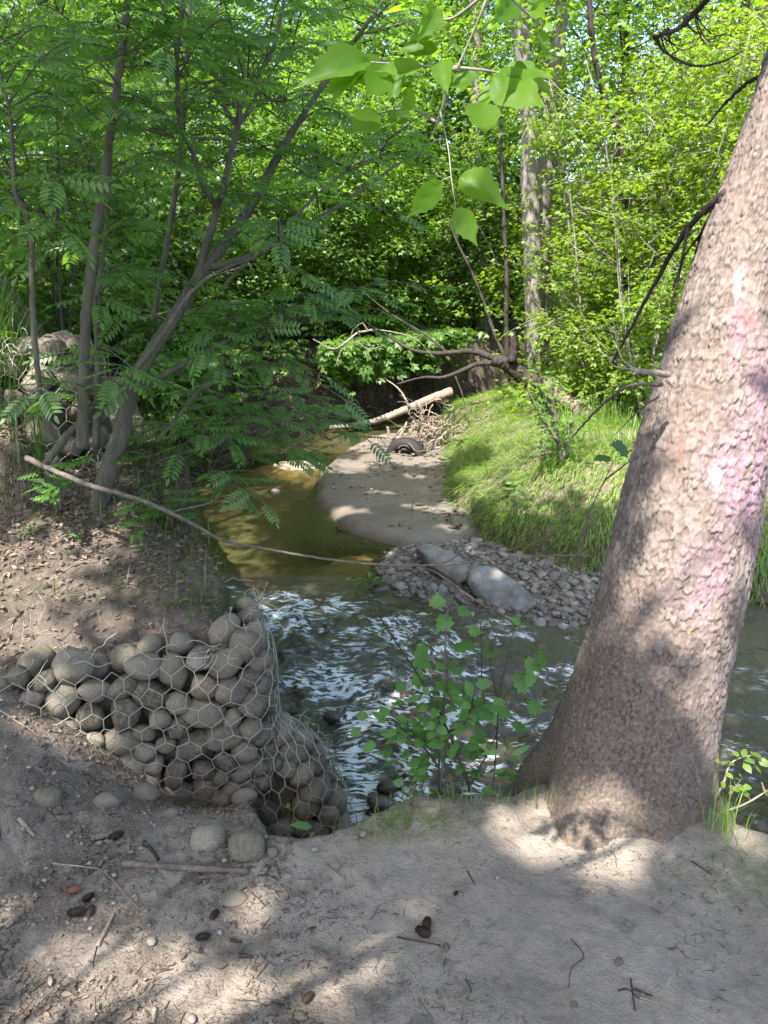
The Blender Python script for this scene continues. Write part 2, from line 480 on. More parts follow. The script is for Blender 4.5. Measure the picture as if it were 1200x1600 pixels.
def terrain(x, y, detail=True):
    x = np.asarray(x, float); y = np.asarray(y, float)
    wob = .12 * fbm(x * 2.2, y * 2.2, seed=3, octv=3) * sstep(2.2, 3.6, y)
    r = np.hypot(x, y)
    bed = -1.0 + .16 * fbm(x * 1.3, y * 1.3, seed=5) + .08 * fbm(x * 6, y * 6, seed=6)
    shoal = np.exp(-((x - .1) / 1.1) ** 2 - ((y - 4.9) / .8) ** 2)
    bed = bed + .22 * shoal + .12 * sstep(3.6, 3.0, y)
    # shallow sandy floor beside the sand bar
    for cx, cyy, rx, ry, hgt in ((-1.3, 9.1, .9, .6, .30), (-.25, 5.95, .6, .45, .33), (-.8, 8.6, .9, .9, .22), (.2, 11.6, 1.0, .9, .24)):
        bed = bed + hgt * np.exp(-((x - cx) / rx) ** 2 - ((y - cyy) / ry) ** 2)
    z = bed; zone = np.zeros(x.shape, int); dd = np.zeros(x.shape)
    # foreground path
    d = sdist(x, y, FG)
    h = .34 * sstep(-.8, -1.45, x) * sstep(1.5, 2.3, y) - .27 * np.exp(-((x + .62) / .3) ** 2 - ((y - 2.42) / .3) ** 2)
    h = h + .05 * np.exp(-((x - .85) / .3) ** 2 - ((y - 2.0) / .25) ** 2) + .035 * np.exp(-((x - .2) / .3) ** 2 - ((y - 1.95) / .12) ** 2)
    h = h - .04 * sstep(1.3, 2.6, x)
    h = h + .05 * fbm(x * 1.6, y * 1.6, seed=11, octv=3)
    if detail: h = h + .030 * fbm(x * 9, y * 9, seed=12, octv=4, gain=.6) + .02 * fbm(x * 9, y * 9, seed=14, octv=4, gain=.65) * sstep(-.1, -.9, x)
    p = sstep(-.16, .035, d + .05 * fbm(x * 6, y * 6, seed=15, octv=3))
    z = np.where(d > -.3, bed + (h - bed) * p, z); zone = np.where((p > .3) & (d > -.3), 1, zone)
    # left and far bank
    d = sdist(x, y, LB) + wob
    hn = .43 + .36 * np.clip(y - 2.5, 0, .9) - .12 * sstep(.30, .0, d) * sstep(3.6, 2.9, y)
    hill = .9 * sstep(.5, .95, d) * sstep(3.0, 3.45, y + .25 * (x + 1.5)) + .45 * np.clip(d - .95, 0, 3.5) + .22 * np.clip(d - 4.45, 0, 14) + .04 * np.clip(d - 18, 0, 200)
    far = .42 + .30 * np.clip(d, 0, 2.0) + .40 * np.clip(d - 2, 0, 6) + .15 * np.clip(d - 8, 0, 20) + .03 * np.clip(d - 28, 0, 200)
    w = sstep(6.0, 9.5, y)
    hl = (hn + hill) * (1 - w) + far * w
    hl = hl + .10 * fbm(x * 1.1, y * 1.1, seed=21) + (.045 * fbm(x * 7, y * 7, seed=22, gain=.6) if detail else 0)
    p = sstep(-.10 - .12 * w, .05 + .07 * w, d)
    zl = bed + (hl - bed) * p
    m = (d > -.35) & (zl > z); z = np.where(m, zl, z); zone = np.where(m & (p > .06), np.where(d > 2.0, 3, 2), zone)
    # grassy right bank
    d = sdist(x, y, RB) + wob
    hr = -.40 + .36 * sstep(-.05, 1.0, d) + .07 * np.clip(d, 0, 2.5) + .16 * np.clip(d - 2.5, 0, 5) + .12 * np.clip(d - 7.5, 0, 25) + .02 * np.clip(d - 30, 0, 200)
    hr = hr + .22 * np.exp(-((x - 1.0) / .6) ** 2 - ((y - 10.4) / 1.0) ** 2)
    hr = hr + .12 * fbm(x * 1.3, y * 1.3, seed=31) + (.05 * fbm(x * 6, y * 6, seed=32) if detail else 0)
    p = sstep(-.16, .16, d)
    p = sstep(-.16 - .42 * np.exp(-((y - 9.5) / 1.1) ** 2), .16 + .25 * np.exp(-((y - 9.5) / 1.1) ** 2), d + .25 * fbm(x * 1.8, y * 1.8, seed=37, octv=3) * sstep(7.5, 8.5, y))
    zr = bed + (hr - bed) * p
    m = (d > -.75) & (zr > z); z = np.where(m, zr, z); zone = np.where(m & (p > .06), 4, zone)
    return z, zone

def tz(x, y):
    return float(terrain(np.array([x], float), np.array([y], float))[0][0])

def on_ground(px, py, z0=0.0):
    """where the line of sight through a place in the photograph meets the ground (march)"""
    d = ray(px, py)
    t = np.linspace(.8, 30, 6000)
    P = CAM[None] + d[None] * t[:, None]
    z, _ = terrain(P[:, 0], P[:, 1])
    k = np.argmax(P[:, 2] <= z)
    return np.array([P[k, 0], P[k, 1], z[k]])

# ------------------------------------------------------------------ ground sheet, cut into its named areas
def polar(rr, aa):
    A, Rr = np.meshgrid(aa, rr)
    return np.sin(A) * Rr, np.cos(A) * Rr

rr = [.25]
while rr[-1] < 160: rr.append(rr[-1] * (1.0088 if rr[-1] < 18 else 1.05))
rr = np.array(rr)
a0 = R(36)
aa = np.concatenate([np.linspace(-math.pi, -a0, 70)[:-1], np.linspace(-a0, a0, 289), np.linspace(a0, math.pi, 70)[1:]])
GX, GY = polar(rr, aa)
GZ, GZONE = terrain(GX.ravel(), GY.ravel())
GV = np.stack([GX.ravel(), GY.ravel(), GZ], -1)
nr, na = len(rr), len(aa)
ii = np.arange(nr - 1)[:, None] * na; jj = np.arange(na - 1)[None]
GF = np.stack([ii + jj, ii + na + jj, ii + na + jj + 1, ii + jj + 1], -1).reshape(-1, 4)[:, ::-1]
fn = np.cross(GV[GF[:, 1]] - GV[GF[:, 0]], GV[GF[:, 2]] - GV[GF[:, 0]])
vn = np.zeros_like(GV)
for k in range(4): np.add.at(vn, GF[:, k], fn)
vn /= np.maximum(np.linalg.norm(vn, axis=1, keepdims=True), 1e-12)
fz = GZONE[GF].max(axis=1)

def mat_dirt():
    t = NT('bare_dirt'); v = t.pos()
    lit = t.attr('litter'); mo = t.attr('moss')
    n1 = t.noise(v, 2.2, 5, .6); n2 = t.noise(v, 26, 6, .7); n3 = t.noise(v, 130, 4, .7); n4 = t.noise(v, 9, 4, .6, .6)
    silt = t.ramp(n1, [(.3, (.235, .20, .160)), (.7, (.325, .282, .232))])
    col = t.mix(t.mrange(n2, .42, .72, 0, .55), silt, (.19, .165, .14))
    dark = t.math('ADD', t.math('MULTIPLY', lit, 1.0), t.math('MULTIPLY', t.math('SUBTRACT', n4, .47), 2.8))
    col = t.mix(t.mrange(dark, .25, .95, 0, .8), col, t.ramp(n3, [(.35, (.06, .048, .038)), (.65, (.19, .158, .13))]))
    col = t.mix(t.mrange(n3, .62, .72, 0, .5), col, (.09, .07, .055))
    col = t.mix(t.math('MULTIPLY', mo, t.mrange(n2, .35, .6)), col, (.13, .145, .05))
    h = t.math('ADD', t.math('MULTIPLY', n2, .7), t.math('MULTIPLY', n3, .35))
    return t.done(t.bsdf(col, .95, t.bump(t.math('ADD', h, t.math('MULTIPLY', n4, .8)), 1.0, .025), .15))
def mat_bank(name, c1, c2, c3):
    t = NT(name); v = t.pos()
    n1 = t.noise(v, 3.0, 5, .65); n2 = t.noise(v, 30, 6, .7); n3 = t.noise(v, 90, 3, .7)
    col = t.mix(t.mrange(n1, .35, .65), c1, c2); col = t.mix(t.mrange(n2, .45, .7, 0, .8), col, c3)
    return t.done(t.bsdf(col, .95, t.bump(t.math('ADD', n2, t.math('MULTIPLY', n3, .5)), .9, .02), .15))
def mat_bed():
    t = NT('creek_bed'); v = t.pos()
    n1 = t.noise(v, 1.6, 4, .6); vo = t.vor(v, 14)
    sand = t.ramp(n1, [(.35, (.24, .20, .14)), (.65, (.33, .27, .19))])
    cob = t.mix(t.mrange(t.math('MULTIPLY', vo.outputs['Distance'], 1.0), .2, .6), t.mix(.6, vo.outputs['Color'], (.2, .17, .12)), (.05, .045, .035))
    y = t.n("ShaderNodeSeparateXYZ"); t.t.links.new(v, y.inputs[0])
    return t.done(t.bsdf(t.mix(t.mrange(y.outputs['Y'], 5.0, 5.7), cob, sand), .8, t.bump(t.math('MULTIPLY', vo.outputs['Distance'], t.mrange(y.outputs['Y'], 5.7, 5.0)), .7, .03), .3))
M['dirt'] = mat_dirt()
M['left_bank'] = mat_bank('bank_soil', (.115, .096, .076), (.062, .052, .04), (.17, .145, .12))
M['far_bank'] = mat_bank('forest_soil', (.09, .07, .05), (.06, .06, .03), (.16, .13, .09))
M['right_bank'] = mat_bank('turf_soil', (.13, .11, .08), (.10, .10, .045), (.25, .215, .16))
M['bed'] = mat_bed()
for zi, nm, mt in ((1, 'dirt_ground', 'dirt'), (2, 'creek_bank', 'left_bank'), (3, 'hillside', 'far_bank'), (4, 'grassy_bank', 'right_bank'), (0, 'creek_bed', 'bed')):
    F = GF[fz == zi]
    if not len(F): continue
    u, inv = np.unique(F, return_inverse=True)
    at_ = None
    if zi == 1:
        x, y = GV[u, 0], GV[u, 1]
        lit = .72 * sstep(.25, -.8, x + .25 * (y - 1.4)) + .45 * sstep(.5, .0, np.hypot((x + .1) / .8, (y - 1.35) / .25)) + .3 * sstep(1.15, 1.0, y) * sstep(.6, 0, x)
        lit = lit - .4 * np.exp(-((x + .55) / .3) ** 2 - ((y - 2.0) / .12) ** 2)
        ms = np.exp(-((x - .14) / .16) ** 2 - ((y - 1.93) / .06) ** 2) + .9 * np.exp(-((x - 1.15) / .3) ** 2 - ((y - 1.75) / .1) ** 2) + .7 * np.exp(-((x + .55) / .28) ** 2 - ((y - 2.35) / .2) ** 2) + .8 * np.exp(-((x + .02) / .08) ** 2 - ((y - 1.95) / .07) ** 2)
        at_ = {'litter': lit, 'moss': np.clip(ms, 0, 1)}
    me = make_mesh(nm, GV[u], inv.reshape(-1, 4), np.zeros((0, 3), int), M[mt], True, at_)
    try: me.normals_split_custom_set_from_vertices([tuple(a) for a in vn[u]])
    except Exception: pass
    link(nm, me, kind='structure')

# ------------------------------------------------------------------ sand bar and gravel bar
def bar_height(x, y, poly, top, amp, edge):
    d = sdist(x, y, poly)
    d = d + .16 * fbm(x * 2, y * 2, seed=41, octv=4)
    return -.78 + (top + .78) * sstep(-edge, edge * .55, d) + .05 * np.clip(d, 0, .6) + amp * fbm(x * 3.4, y * 3.4, seed=42, octv=4) + .25 * amp * fbm(x * 20, y * 20, seed=43), d
def bar(name, poly, top, amp, edge, mat, step=.03):
    p = np.array(poly); lo, hi = p.min(0) - .35, p.max(0) + .35
    xs = np.arange(lo[0], hi[0], step); ys = np.arange(lo[1], hi[1], step)
    X, Y = np.meshgrid(xs, ys)
    z, d = bar_height(X, Y, poly, top, amp, edge)
    v = np.stack([X, Y, z], -1).reshape(-1, 3); nx, ny = len(xs), len(ys)
    i = np.arange(ny - 1)[:, None] * nx; j = np.arange(nx - 1)[None]
    f = np.stack([i + j, i + j + 1, i + nx + j + 1, i + nx + j], -1).reshape(-1, 4)
    keep = d.ravel()[f].max(1) > -.28
    f = f[keep]; u, inv = np.unique(f, return_inverse=True)
    return link(name, make_mesh(name, v[u], inv.reshape(-1, 4), np.zeros((0, 3), int), mat), kind='structure')
SAND = [(-.70, 7.5), (-.72, 8.6), (-.5, 9.7), (-.1, 10.5), (.5, 10.8), (1.0, 10.6), (1.0, 8), (1.0, 6.6), (.6, 6.05), (.15, 6.1), (-.25, 6.45), (-.52, 6.9)]
GRAV = [(-.16, 5.55), (.05, 5.1), (.45, 4.85), (.9, 4.65), (1.35, 4.6), (1.9, 5.0), (1.7, 5.6), (1.2, 6.0), (.9, 6.45), (.3, 6.3), (-.05, 6.0)]
def mat_sand():
    t = NT('silty_sand'); v = t.pos()
    n1 = t.noise(v, 1.3, 5, .6, .8); n2 = t.noise(v, 60, 4, .7); n3 = t.noise(t.pos((1, 3.5, 1)), 4, 3)
    col = t.ramp(n1, [(.3, (.10, .088, .071)), (.7, (.165, .146, .12))])
    col = t.mix(t.mrange(n2, .5, .75, 0, .4), col, (.16, .14, .12))
    sz = t.n("ShaderNodeSeparateXYZ"); t.t.links.new(v, sz.inputs[0])
    wet = t.mrange(t.math('ADD', sz.outputs['Z'], t.math('MULTIPLY', t.math('SUBTRACT', n1, .5), .10)), -.585, -.515, 1, 0)
    col = t.mix(t.math('MULTIPLY', wet, .75), col, (.075, .066, .05))
    return t.done(t.bsdf(col, .75, t.bump(t.math('ADD', n3, t.math('MULTIPLY', n2, .12)), .6, .03), .35))
M['sand'] = mat_sand()
M['gravel_soil'] = mat_bank('gravel_soil', (.12, .105, .085), (.17, .15, .125), (.22, .2, .17))
bar('sand_bar', SAND, -.50, .05, .2, M['sand'])
gravel_bar = bar('gravel_bar', GRAV, -.575, .035, .22, M['gravel_soil'])

# ------------------------------------------------------------------ water
def mat_water(name, tint, murk, murk_fac, foam=False, bumps=((5, .5), (18, .25)), rough=.05):
    t = NT(name)
    v = t.pos((1, 1.5, 1)); h = None
    for s_, a in bumps:
        n_ = t.math('MULTIPLY', t.noise(v, s_, 3, .55, .5), a)
        h = n_ if h is None else t.math('ADD', h, n_)
    nb = t.bump(h, .28 if foam else .5, .03)
    fr = t.n("ShaderNodeFresnel", IOR=1.333); t.t.links.new(nb, fr.inputs['Normal'])
    tr = t.n("ShaderNodeBsdfTransparent", Color=(*tint, 1)).outputs[0]
    df = t.n("ShaderNodeBsdfDiffuse", Color=(*murk, 1)).outputs[0]
    under = t.n("ShaderNodeMixShader", Fac=t.math("MULTIPLY", t.attr("murk"), murk_fac)); t.t.links.new(tr, under.inputs[1]); t.t.links.new(df, under.inputs[2])
    gl = t.n("ShaderNodeBsdfGlossy", Roughness=rough, Color=(1, 1, 1, 1)); t.t.links.new(nb, gl.inputs['Normal'])
    m = t.n("ShaderNodeMixShader"); t.t.links.new(fr.outputs[0], m.inputs[0])
    t.t.links.new(under.outputs[0], m.inputs[1]); t.t.links.new(gl.outputs[0], m.inputs[2])
    sh = m.outputs[0]
    if foam:
        fo = t.attr('foam')
        cb = t.n("ShaderNodeCombineXYZ"); t.t.links.new(t.attr('fu'), cb.inputs[0]); t.t.links.new(t.attr('fv'), cb.inputs[1])
        nn = t.noise(cb.outputs[0], 1.0, 5, .62, .8)
        k = t.math('MULTIPLY', fo, t.mrange(nn, .42, .60, .05, 1.3))
        k = t.math('MULTIPLY', t.mrange(k, .15, .95, 0, 1), .85, True)
        wh = t.bsdf((.70, .75, .78), .5, t.bump(nn, .6, .01), .5)
        mm = t.n("ShaderNodeMixShader"); t.t.links.new(k, mm.inputs[0]); t.t.links.new(sh, mm.inputs[1]); t.t.links.new(wh, mm.inputs[2])
        sh = mm.outputs[0]
    return t.done(sh)
def water():
    rr = [2.0]
    while rr[-1] < 26: rr.append(rr[-1] * (1.0042 if rr[-1] < 6.2 else 1.012))
    aa = np.linspace(R(-32), R(48), 460)
    X, Y = polar(np.array(rr), aa)
    z = water_z(X, Y)
    fast = sstep(5.5, 4.7, Y + .10 * X) * sstep(1.8, 2.6, Y)
    calm = 1 - .75 * sstep(.9, 1.5, X) * fast
    # current runs towards the camera and swings to the right: stretch along it
    wv, wu = (Y + .25 * X), (X - .2 * Y)
    wu = wu + .25 * fbm(X * 1.5, Y * 1.5, seed=50, octv=2); wv = wv + .3 * fbm(X * 1.7, Y * 1.7, seed=49, octv=2)
    rid = 1 - 2 * np.abs(fbm(wu * 4.4, wv * 6.5, seed=51, octv=4, gain=.55)) * 1.6
    chop = fbm(wu * 10, wv * 14, seed=52, octv=4, gain=.6)
    big = fbm(wu * 1.6, wv * 2.6, seed=53, octv=2)
    lvl = z.copy()
    z = z + fast * calm * (.034 * (rid - .75) + .042 * chop + .065 * big) + (1 - fast) * .010 * fbm(X * 8, Y * 16, seed=54, octv=3)
    # thin broken lines of froth along the current, thicker below rocks and drops
    line = 1 - 6.5 * np.abs(fbm(wu * 3.0, wv * 4.6, seed=151, octv=3, gain=.55))
    line2 = 1 - 7.5 * np.abs(fbm(wu * 5.0 + 4, wv * 8.0, seed=152, octv=3, gain=.6))
    patch = .30 + .70 * sstep(-.12, .2, fbm(X * 1.5 + 3, Y * 1.6, seed=56, octv=3) + .05)
    foam = fast * calm * patch * (1.0 * sstep(.1, .9, line) + .75 * sstep(.2, .9, line2))
    for cx, cyy, rx, ry in ((.10, 4.55, .14, .16), (-.45, 4.05, .30, .10), (-.25, 3.75, .2, .12), (.35, 3.75, .12, .08), (-.75, 4.6, .22, .08), (-.35, 3.35, .2, .12), (-.12, 3.2, .10, .3), (.12, 3.0, .10, .2), (-.1, 2.8, .14, .2), (.3, 3.3, .2, .06)):
        foam = foam + .75 * np.exp(-((X - cx) / rx) ** 2 - ((Y - cyy) / ry) ** 2) * fast * sstep(-.2, .25, chop + .1)
    murk = 1 - np.exp(-np.clip(lvl - terrain(X, Y, False)[0], 0, 2) * 3.6)
    v = np.stack([X, Y, z], -1).reshape(-1, 3); na = len(aa); nr = len(rr)
    i = np.arange(nr - 1)[:, None] * na; j = np.arange(na - 1)[None]
    F = np.stack([i + j, i + j + 1, i + na + j + 1, i + na + j], -1).reshape(-1, 4)
    yc = v[F].mean(1)[:, 1] + .1 * v[F].mean(1)[:, 0]
    for nm, msk, mt in (('rapids', yc < 5.4, mat_water('rushing_water', (.74, .66, .50), (.105, .098, .078), .85, True, ((16, .5), (46, .35)), .07)),
                        ('creek_pool', yc >= 5.4, mat_water('still_water', (.70, .66, .43), (.078, .078, .030), .86, False, ((6, .35), (16, .25))))):
        f = F[msk]; u, inv = np.unique(f, return_inverse=True)
        link(nm, make_mesh(nm, v[u], inv.reshape(-1, 4), np.zeros((0, 3), int), mt, True, {'foam': foam.ravel()[u], 'murk': murk.ravel()[u], 'fu': (wu * 15).ravel()[u], 'fv': (wv * 38).ravel()[u]}), kind='structure')
water()
# ------------------------------------------------------------------ big leaning spruce at the edge of the path
TR_PX = [(1352, 955, 196), (1290, 962, 157), (1245, 970, 147), (1200, 980, 133), (1100, 1004, 119), (1000, 1030, 110), (900, 1055, 109), (800, 1076, 105),
         (700, 1098, 102), (600, 1124, 96), (430, 1166, 82), (200, 1240, 72), (100, 1268, 70)]
def trunk_spine():
    c = []; r = []
    for py, cx, hw in TR_PX:
        Y = 2.02
        for _ in range(12):
            p = at(cx, py, Y); Y = 2.16 + .20 * max(p[2], -.2)
        dep = (p[1] - 0) * CT + (1.6 - p[2]) * ST
        c.append(p); r.append(hw * dep / FPX * .97)
    c = np.array(c); r = np.array(r)
    # extend downward into the soil and on up, out of the frame
    down = c[0] + (c[0] - c[1]) * np.array([1, 1, 1.0]) * .6
    c = np.vstack([down, c]); r = np.concatenate([[r[0] * 1.06], r])
    d = c[-1] - c[-3]; d /= np.linalg.norm(d)
    for k, (t, rad) in enumerate(((.6, .105), (1.6, .1), (3.2, .09), (5.0, .075), (7.0, .05), (9.0, .02))):
        dd = d * (1 - k * .08) + np.array([0, 0, k * .08]); dd /= np.linalg.norm(dd)
        c = np.vstack([c, c[len(TR_PX)] + dd * t]); r = np.append(r, rad)
    return c, r
TC, TRAD = trunk_spine()
def build_trunk():
    n_lo = 640
    s = np.concatenate([[0], np.cumsum(np.linalg.norm(np.diff(TC, axis=0), axis=1))])
    s_top = s[len(TR_PX) + 1]
    sv = np.concatenate([np.linspace(0, s_top, n_lo), np.linspace(s_top, s[-1], 60)[1:]])
    dense = smooth_path(TC, 1200)
    sd = np.concatenate([[0], np.cumsum(np.linalg.norm(np.diff(dense, axis=0), axis=1))]); sd *= s[-1] / sd[-1]
    path = np.stack([np.interp(sv, sd, dense[:, k]) for k in range(3)], -1)
    rad = np.interp(sv, s, TRAD)
    ker = np.ones(25) / 25; rp = np.pad(rad[:n_lo], 12, mode='edge'); rad[:n_lo] = np.convolve(rp, ker, 'valid')
    # dense where the camera looks, sparse behind
    th = np.concatenate([np.linspace(R(170), R(370), 300)[:-1], np.linspace(R(370), R(530), 40)[:-1]])
    T, S = np.meshgrid(th, sv)
    t = np.gradient(path, axis=0); t /= np.linalg.norm(t, axis=1, keepdims=True)
    a = np.cross(t, np.array([0, 1.0, 0])); a /= np.linalg.norm(a, axis=1, keepdims=True); a *= -1
    b = np.cross(t, a)
    if b[0, 1] < 0: b = -b           # a ~ +x, b ~ +y
    c, sn = np.cos(T), np.sin(T)
    Z = path[:, 2][:, None] + 0 * T
    base = np.exp(-np.clip(Z + .05, 0, 9) / .14)
    lobes = .10 * np.cos(3 * T + .1) + .10 * np.cos(5 * T - .4) + .05 * np.cos(9 * T + 1.2)
    RR = rad[:, None] * (1 + base * lobes + .03 * fbm(2 * c + 5, 2 * sn + 5, S * 1.6, seed=60))
    # flaky bark: plates with lifted lower rims and dark gaps
    X3, Y3 = c * .21, sn * .21
    wx = 1.5 * fbm(T * 5.0, S * 22, seed=61, octv=4, gain=.6); wy = 1.5 * fbm(T * 5.0 + 9, S * 22, seed=62, octv=4, gain=.6)
    f1, f2, cid, cx, cyy = worley(T * .21 / .016 + wx, S / .027 + wy, 63)
    edge = np.clip((f2 - f1) / .22, 0, 1)
    wx2 = 1.2 * fbm(T * 13, S * 60, seed=161, octv=3); wy2 = 1.2 * fbm(T * 13 + 9, S * 60, seed=162, octv=3)
    g1, g2, gid, gx, gy = worley(T * .21 / .0095 + wx2, S / .011 + wy2, 64)
    e2 = np.clip((g2 - g1) / .3, 0, 1)
    low = np.clip(Z / .5, .4, 1)
    # only some of the joints open up into dark gaps
    open_ = sstep(.38, .62, vnoise(T * 7, S * 24, seed=167)); edge = 1 - (1 - edge) * open_
    h = .0052 * low * cid * sstep(0, .35, edge) + .0036 * np.clip(cyy, -.5, .6) * low + .0016 * gid * sstep(0, .3, e2) - .0045 * (1 - sstep(0, .6, edge))
    h += .012 * fbm(T * 3, S * 7, seed=65) + .007 * fbm(T * 20, S * 40, seed=66, octv=4, gain=.6)
    hole = sstep(.74, .80, vnoise(T * 6.4, S * 16, seed=67)) * sstep(.2, .6, Z)
    h -= .012 * hole * sstep(.2, 0, edge)
    P = path[:, None, :] + (RR + h)[..., None] * (c[..., None] * a[:, None, :] + sn[..., None] * b[:, None, :])
    # pink and white spray paint left on the bark, a few specks of yellow lichen
    u, v_, _ = project(P)
    pn = fbm(T * 5, S * 9, seed=68, octv=5, gain=.7) + .5
    def blob(cx_, cy_, rx, ry): return np.exp(-((u - cx_) / rx) ** 2 - ((v_ - cy_) / ry) ** 2)
    pink = 1.0 * blob(1095, 905, 36, 55) + 1.1 * blob(1165, 745, 30, 75) + .8 * blob(1185, 620, 28, 90) + .6 * blob(1120, 740, 30, 60) + .5 * blob(1160, 520, 25, 40) + .6 * blob(1190, 860, 14, 100)
    pink = np.clip(pink, 0, 1) * sstep(.25, .75, pn) * .55
    white = (.45 * blob(1120, 745, 8, 18) + .35 * blob(1155, 440, 8, 24)) * sstep(.3, .5, pn)
    front = np.sin(T) < .15
    rust = blob(1165, 500, 14, 14) * .5 + .25 * blob(1062, 705, 12, 20)
    yel = .7 * sstep(.84, .9, vnoise(T * 40, S * 170, seed=69)) * (blob(1115, 955, 30, 18) + .8 * blob(1075, 985, 24, 14) + .8 * blob(1150, 960, 22, 18))
    green = np.exp(-((T - R(352)) / .22) ** 2) + .35 * sstep(.1, 0, Z) * vnoise(T * 4, S * 8, seed=70)
    na, nr = len(th), len(sv)
    i = np.arange(nr - 1)[:, None] * na; j = np.arange(na)[None]; k = (j + 1) % na
    F = np.stack([i + j, i + k, i + na + k, i + na + j], -1).reshape(-1, 4)
    attrs = {'crack': (1 - sstep(0, .7, edge)).ravel(), 'plate': cid.ravel() * .6 + gid.ravel() * .4, 'pink': (pink * front).ravel(), 'white': (white * front).ravel(),
             'rust': (rust * front).ravel(), 'yellow': (yel * front).ravel(), 'green': green.ravel(), 'old': (sstep(.75, .15, Z + .5 * (c + .2) * sstep(.9, .3, Z) * .6)).ravel()}  # 'old' marks the shade painted on the lower left of the trunk
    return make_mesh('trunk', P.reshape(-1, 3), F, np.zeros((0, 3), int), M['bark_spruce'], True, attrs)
def mat_spruce():
    t = NT('flaky_bark'); v = t.coord('Object')
    n1 = t.noise(v, 90, 5, .7); n2 = t.noise(v, 7, 4, .6); n3 = t.noise(v, 320, 3, .7)
    col = t.ramp(t.attr('plate'), [(.1, (.098, .078, .065)), (.5, (.152, .125, .107)), (.9, (.21, .18, .16))])
    col = t.mix(t.mrange(n2, .45, .7, 0, .55), col, (.19, .14, .115))
    col = t.mix(t.mrange(n1, .5, .72, 0, .6), col, (.27, .24, .22))
    col = t.mix(t.math('MULTIPLY', t.attr('old'), .92), col, t.ramp(n1, [(.35, (.055, .043, .036)), (.68, (.17, .14, .115))]))  # shade on the lower trunk, mixed into the bark colour
    col = t.mix(t.math('MULTIPLY', t.attr('crack'), .62), col, (.06, .046, .038))
    col = t.mix(t.math('MULTIPLY', t.attr('pink'), t.mrange(n1, .3, .55, .35, .95)), col, (.44, .24, .35))
    col = t.mix(t.math('MULTIPLY', t.attr('rust'), .7), col, (.34, .12, .09))
    col = t.mix(t.attr('white'), col, (.62, .60, .62))
    col = t.mix(t.attr('yellow'), col, (.55, .4, .06))
    col = t.mix(t.math('MULTIPLY', t.attr('green'), t.mrange(n2, .3, .6, .3, .8)), col, (.12, .11, .045))
    return t.done(t.bsdf(col, .92, t.bump(t.math('ADD', n1, t.math('MULTIPLY', n3, .5)), .55, .004), .15))
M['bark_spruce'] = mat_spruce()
SPR = thing('spruce_tree', 'thick leaning conifer with flaky bark and pink paint at the path edge', 'tree', (TC[1][0], TC[1][1], 0))
SPR_OFF = -np.array([TC[1][0], TC[1][1], 0])
def sub(name, me, root, kind=None):
    """a part whose mesh is in world coordinates"""
    o = link(name, me, root, kind=kind)
    o.location = tuple(-np.array(root.location))
    return o
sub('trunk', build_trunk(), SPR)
def spine_at(z):
    return np.array([np.interp(z, TC[1:, 2], TC[1:, 0]), np.interp(z, TC[1:, 2], TC[1:, 1]), z]), float(np.interp(z, TC[1:, 2], TRAD[1:]))

# dead branches on the trunk, in view
def branch_px(root, name, pts, r0, r1, mat, seg=6, n=None, knots=.25, extra=()):
    """a branch through places (px, py, Y) of the photograph; extra: thinner side twigs in the same mesh"""
    mb = MB()
    P = np.array([at(*p) for p in pts]); n = n or 8 * len(P)
    path = smooth_path(P, n)
    path += .004 * (rng.random(path.shape) - .5)
    tube(mb, path, np.linspace(r0, r1, n), seg, knots)
    for pts2, a, b in extra:
        P2 = np.array([at(*p) for p in pts2]); n2 = 7 * len(P2)
        tube(mb, smooth_path(P2, n2), np.linspace(a, b, n2), 5, knots)
    me = mb.mesh(name, M[mat])
    return sub(name, me, root) if root is not None else link(name, me)
branch_px(SPR, 'branch', [(1135, 300, 2.5), (1085, 345, 2.6), (1050, 395, 2.7), (1025, 440, 2.75), (985, 515, 2.8), (955, 570, 2.85)], .012, .004, 'bark_dark', extra=[
    ([(1075, 355, 2.6), (1063, 420, 2.6), (1048, 480, 2.6)], .006, .003), ([(1050, 395, 2.7), (1030, 400, 2.7), (1005, 430, 2.7)], .004, .002), ([(1040, 410, 2.7), (1060, 380, 2.6)], .004, .002)])
branch_px(SPR, 'branch', [(1128, 310, 2.5), (1100, 360, 2.7), (1082, 420, 2.8), (1078, 470, 2.85)], .010, .004, 'bark_dark', extra=[
    ([(1100, 360, 2.7), (1070, 400, 2.8), (1050, 455, 2.8)], .005, .002), ([(1090, 385, 2.7), (1094, 430, 2.7)], .004, .002)])
branch_px(SPR, 'branch', [(1190, 118, 2.7), (1165, 132, 2.7), (1130, 165, 2.8), (1105, 195, 2.8)], .008, .003, 'bark_dark')
branch_px(SPR, 'branch', [(1045, 586, 2.2), (1020, 582, 2.15), (998, 580, 2.1), (985, 577, 2.1)], .010, .006, 'dead_wood', extra=[
    ([(1000, 580, 2.1), (975, 565, 2.1), (965, 540, 2.1), (958, 500, 2.12)], .0035, .0015), ([(985, 577, 2.1), (960, 572, 2.1), (950, 560, 2.1)], .003, .0012)])
branch_px(SPR, 'branch', [(1035, 601, 2.2), (985, 603, 2.3), (950, 625, 2.5), (915, 660, 2.7), (893, 684, 2.8)], .007, .003, 'stick', extra=[
    ([(1030, 620, 2.2), (1005, 635, 2.3), (975, 665, 2.4), (960, 680, 2.4)], .003, .001), ([(960, 617, 2.45), (968, 650, 2.5), (972, 660, 2.5)], .002, .001)])
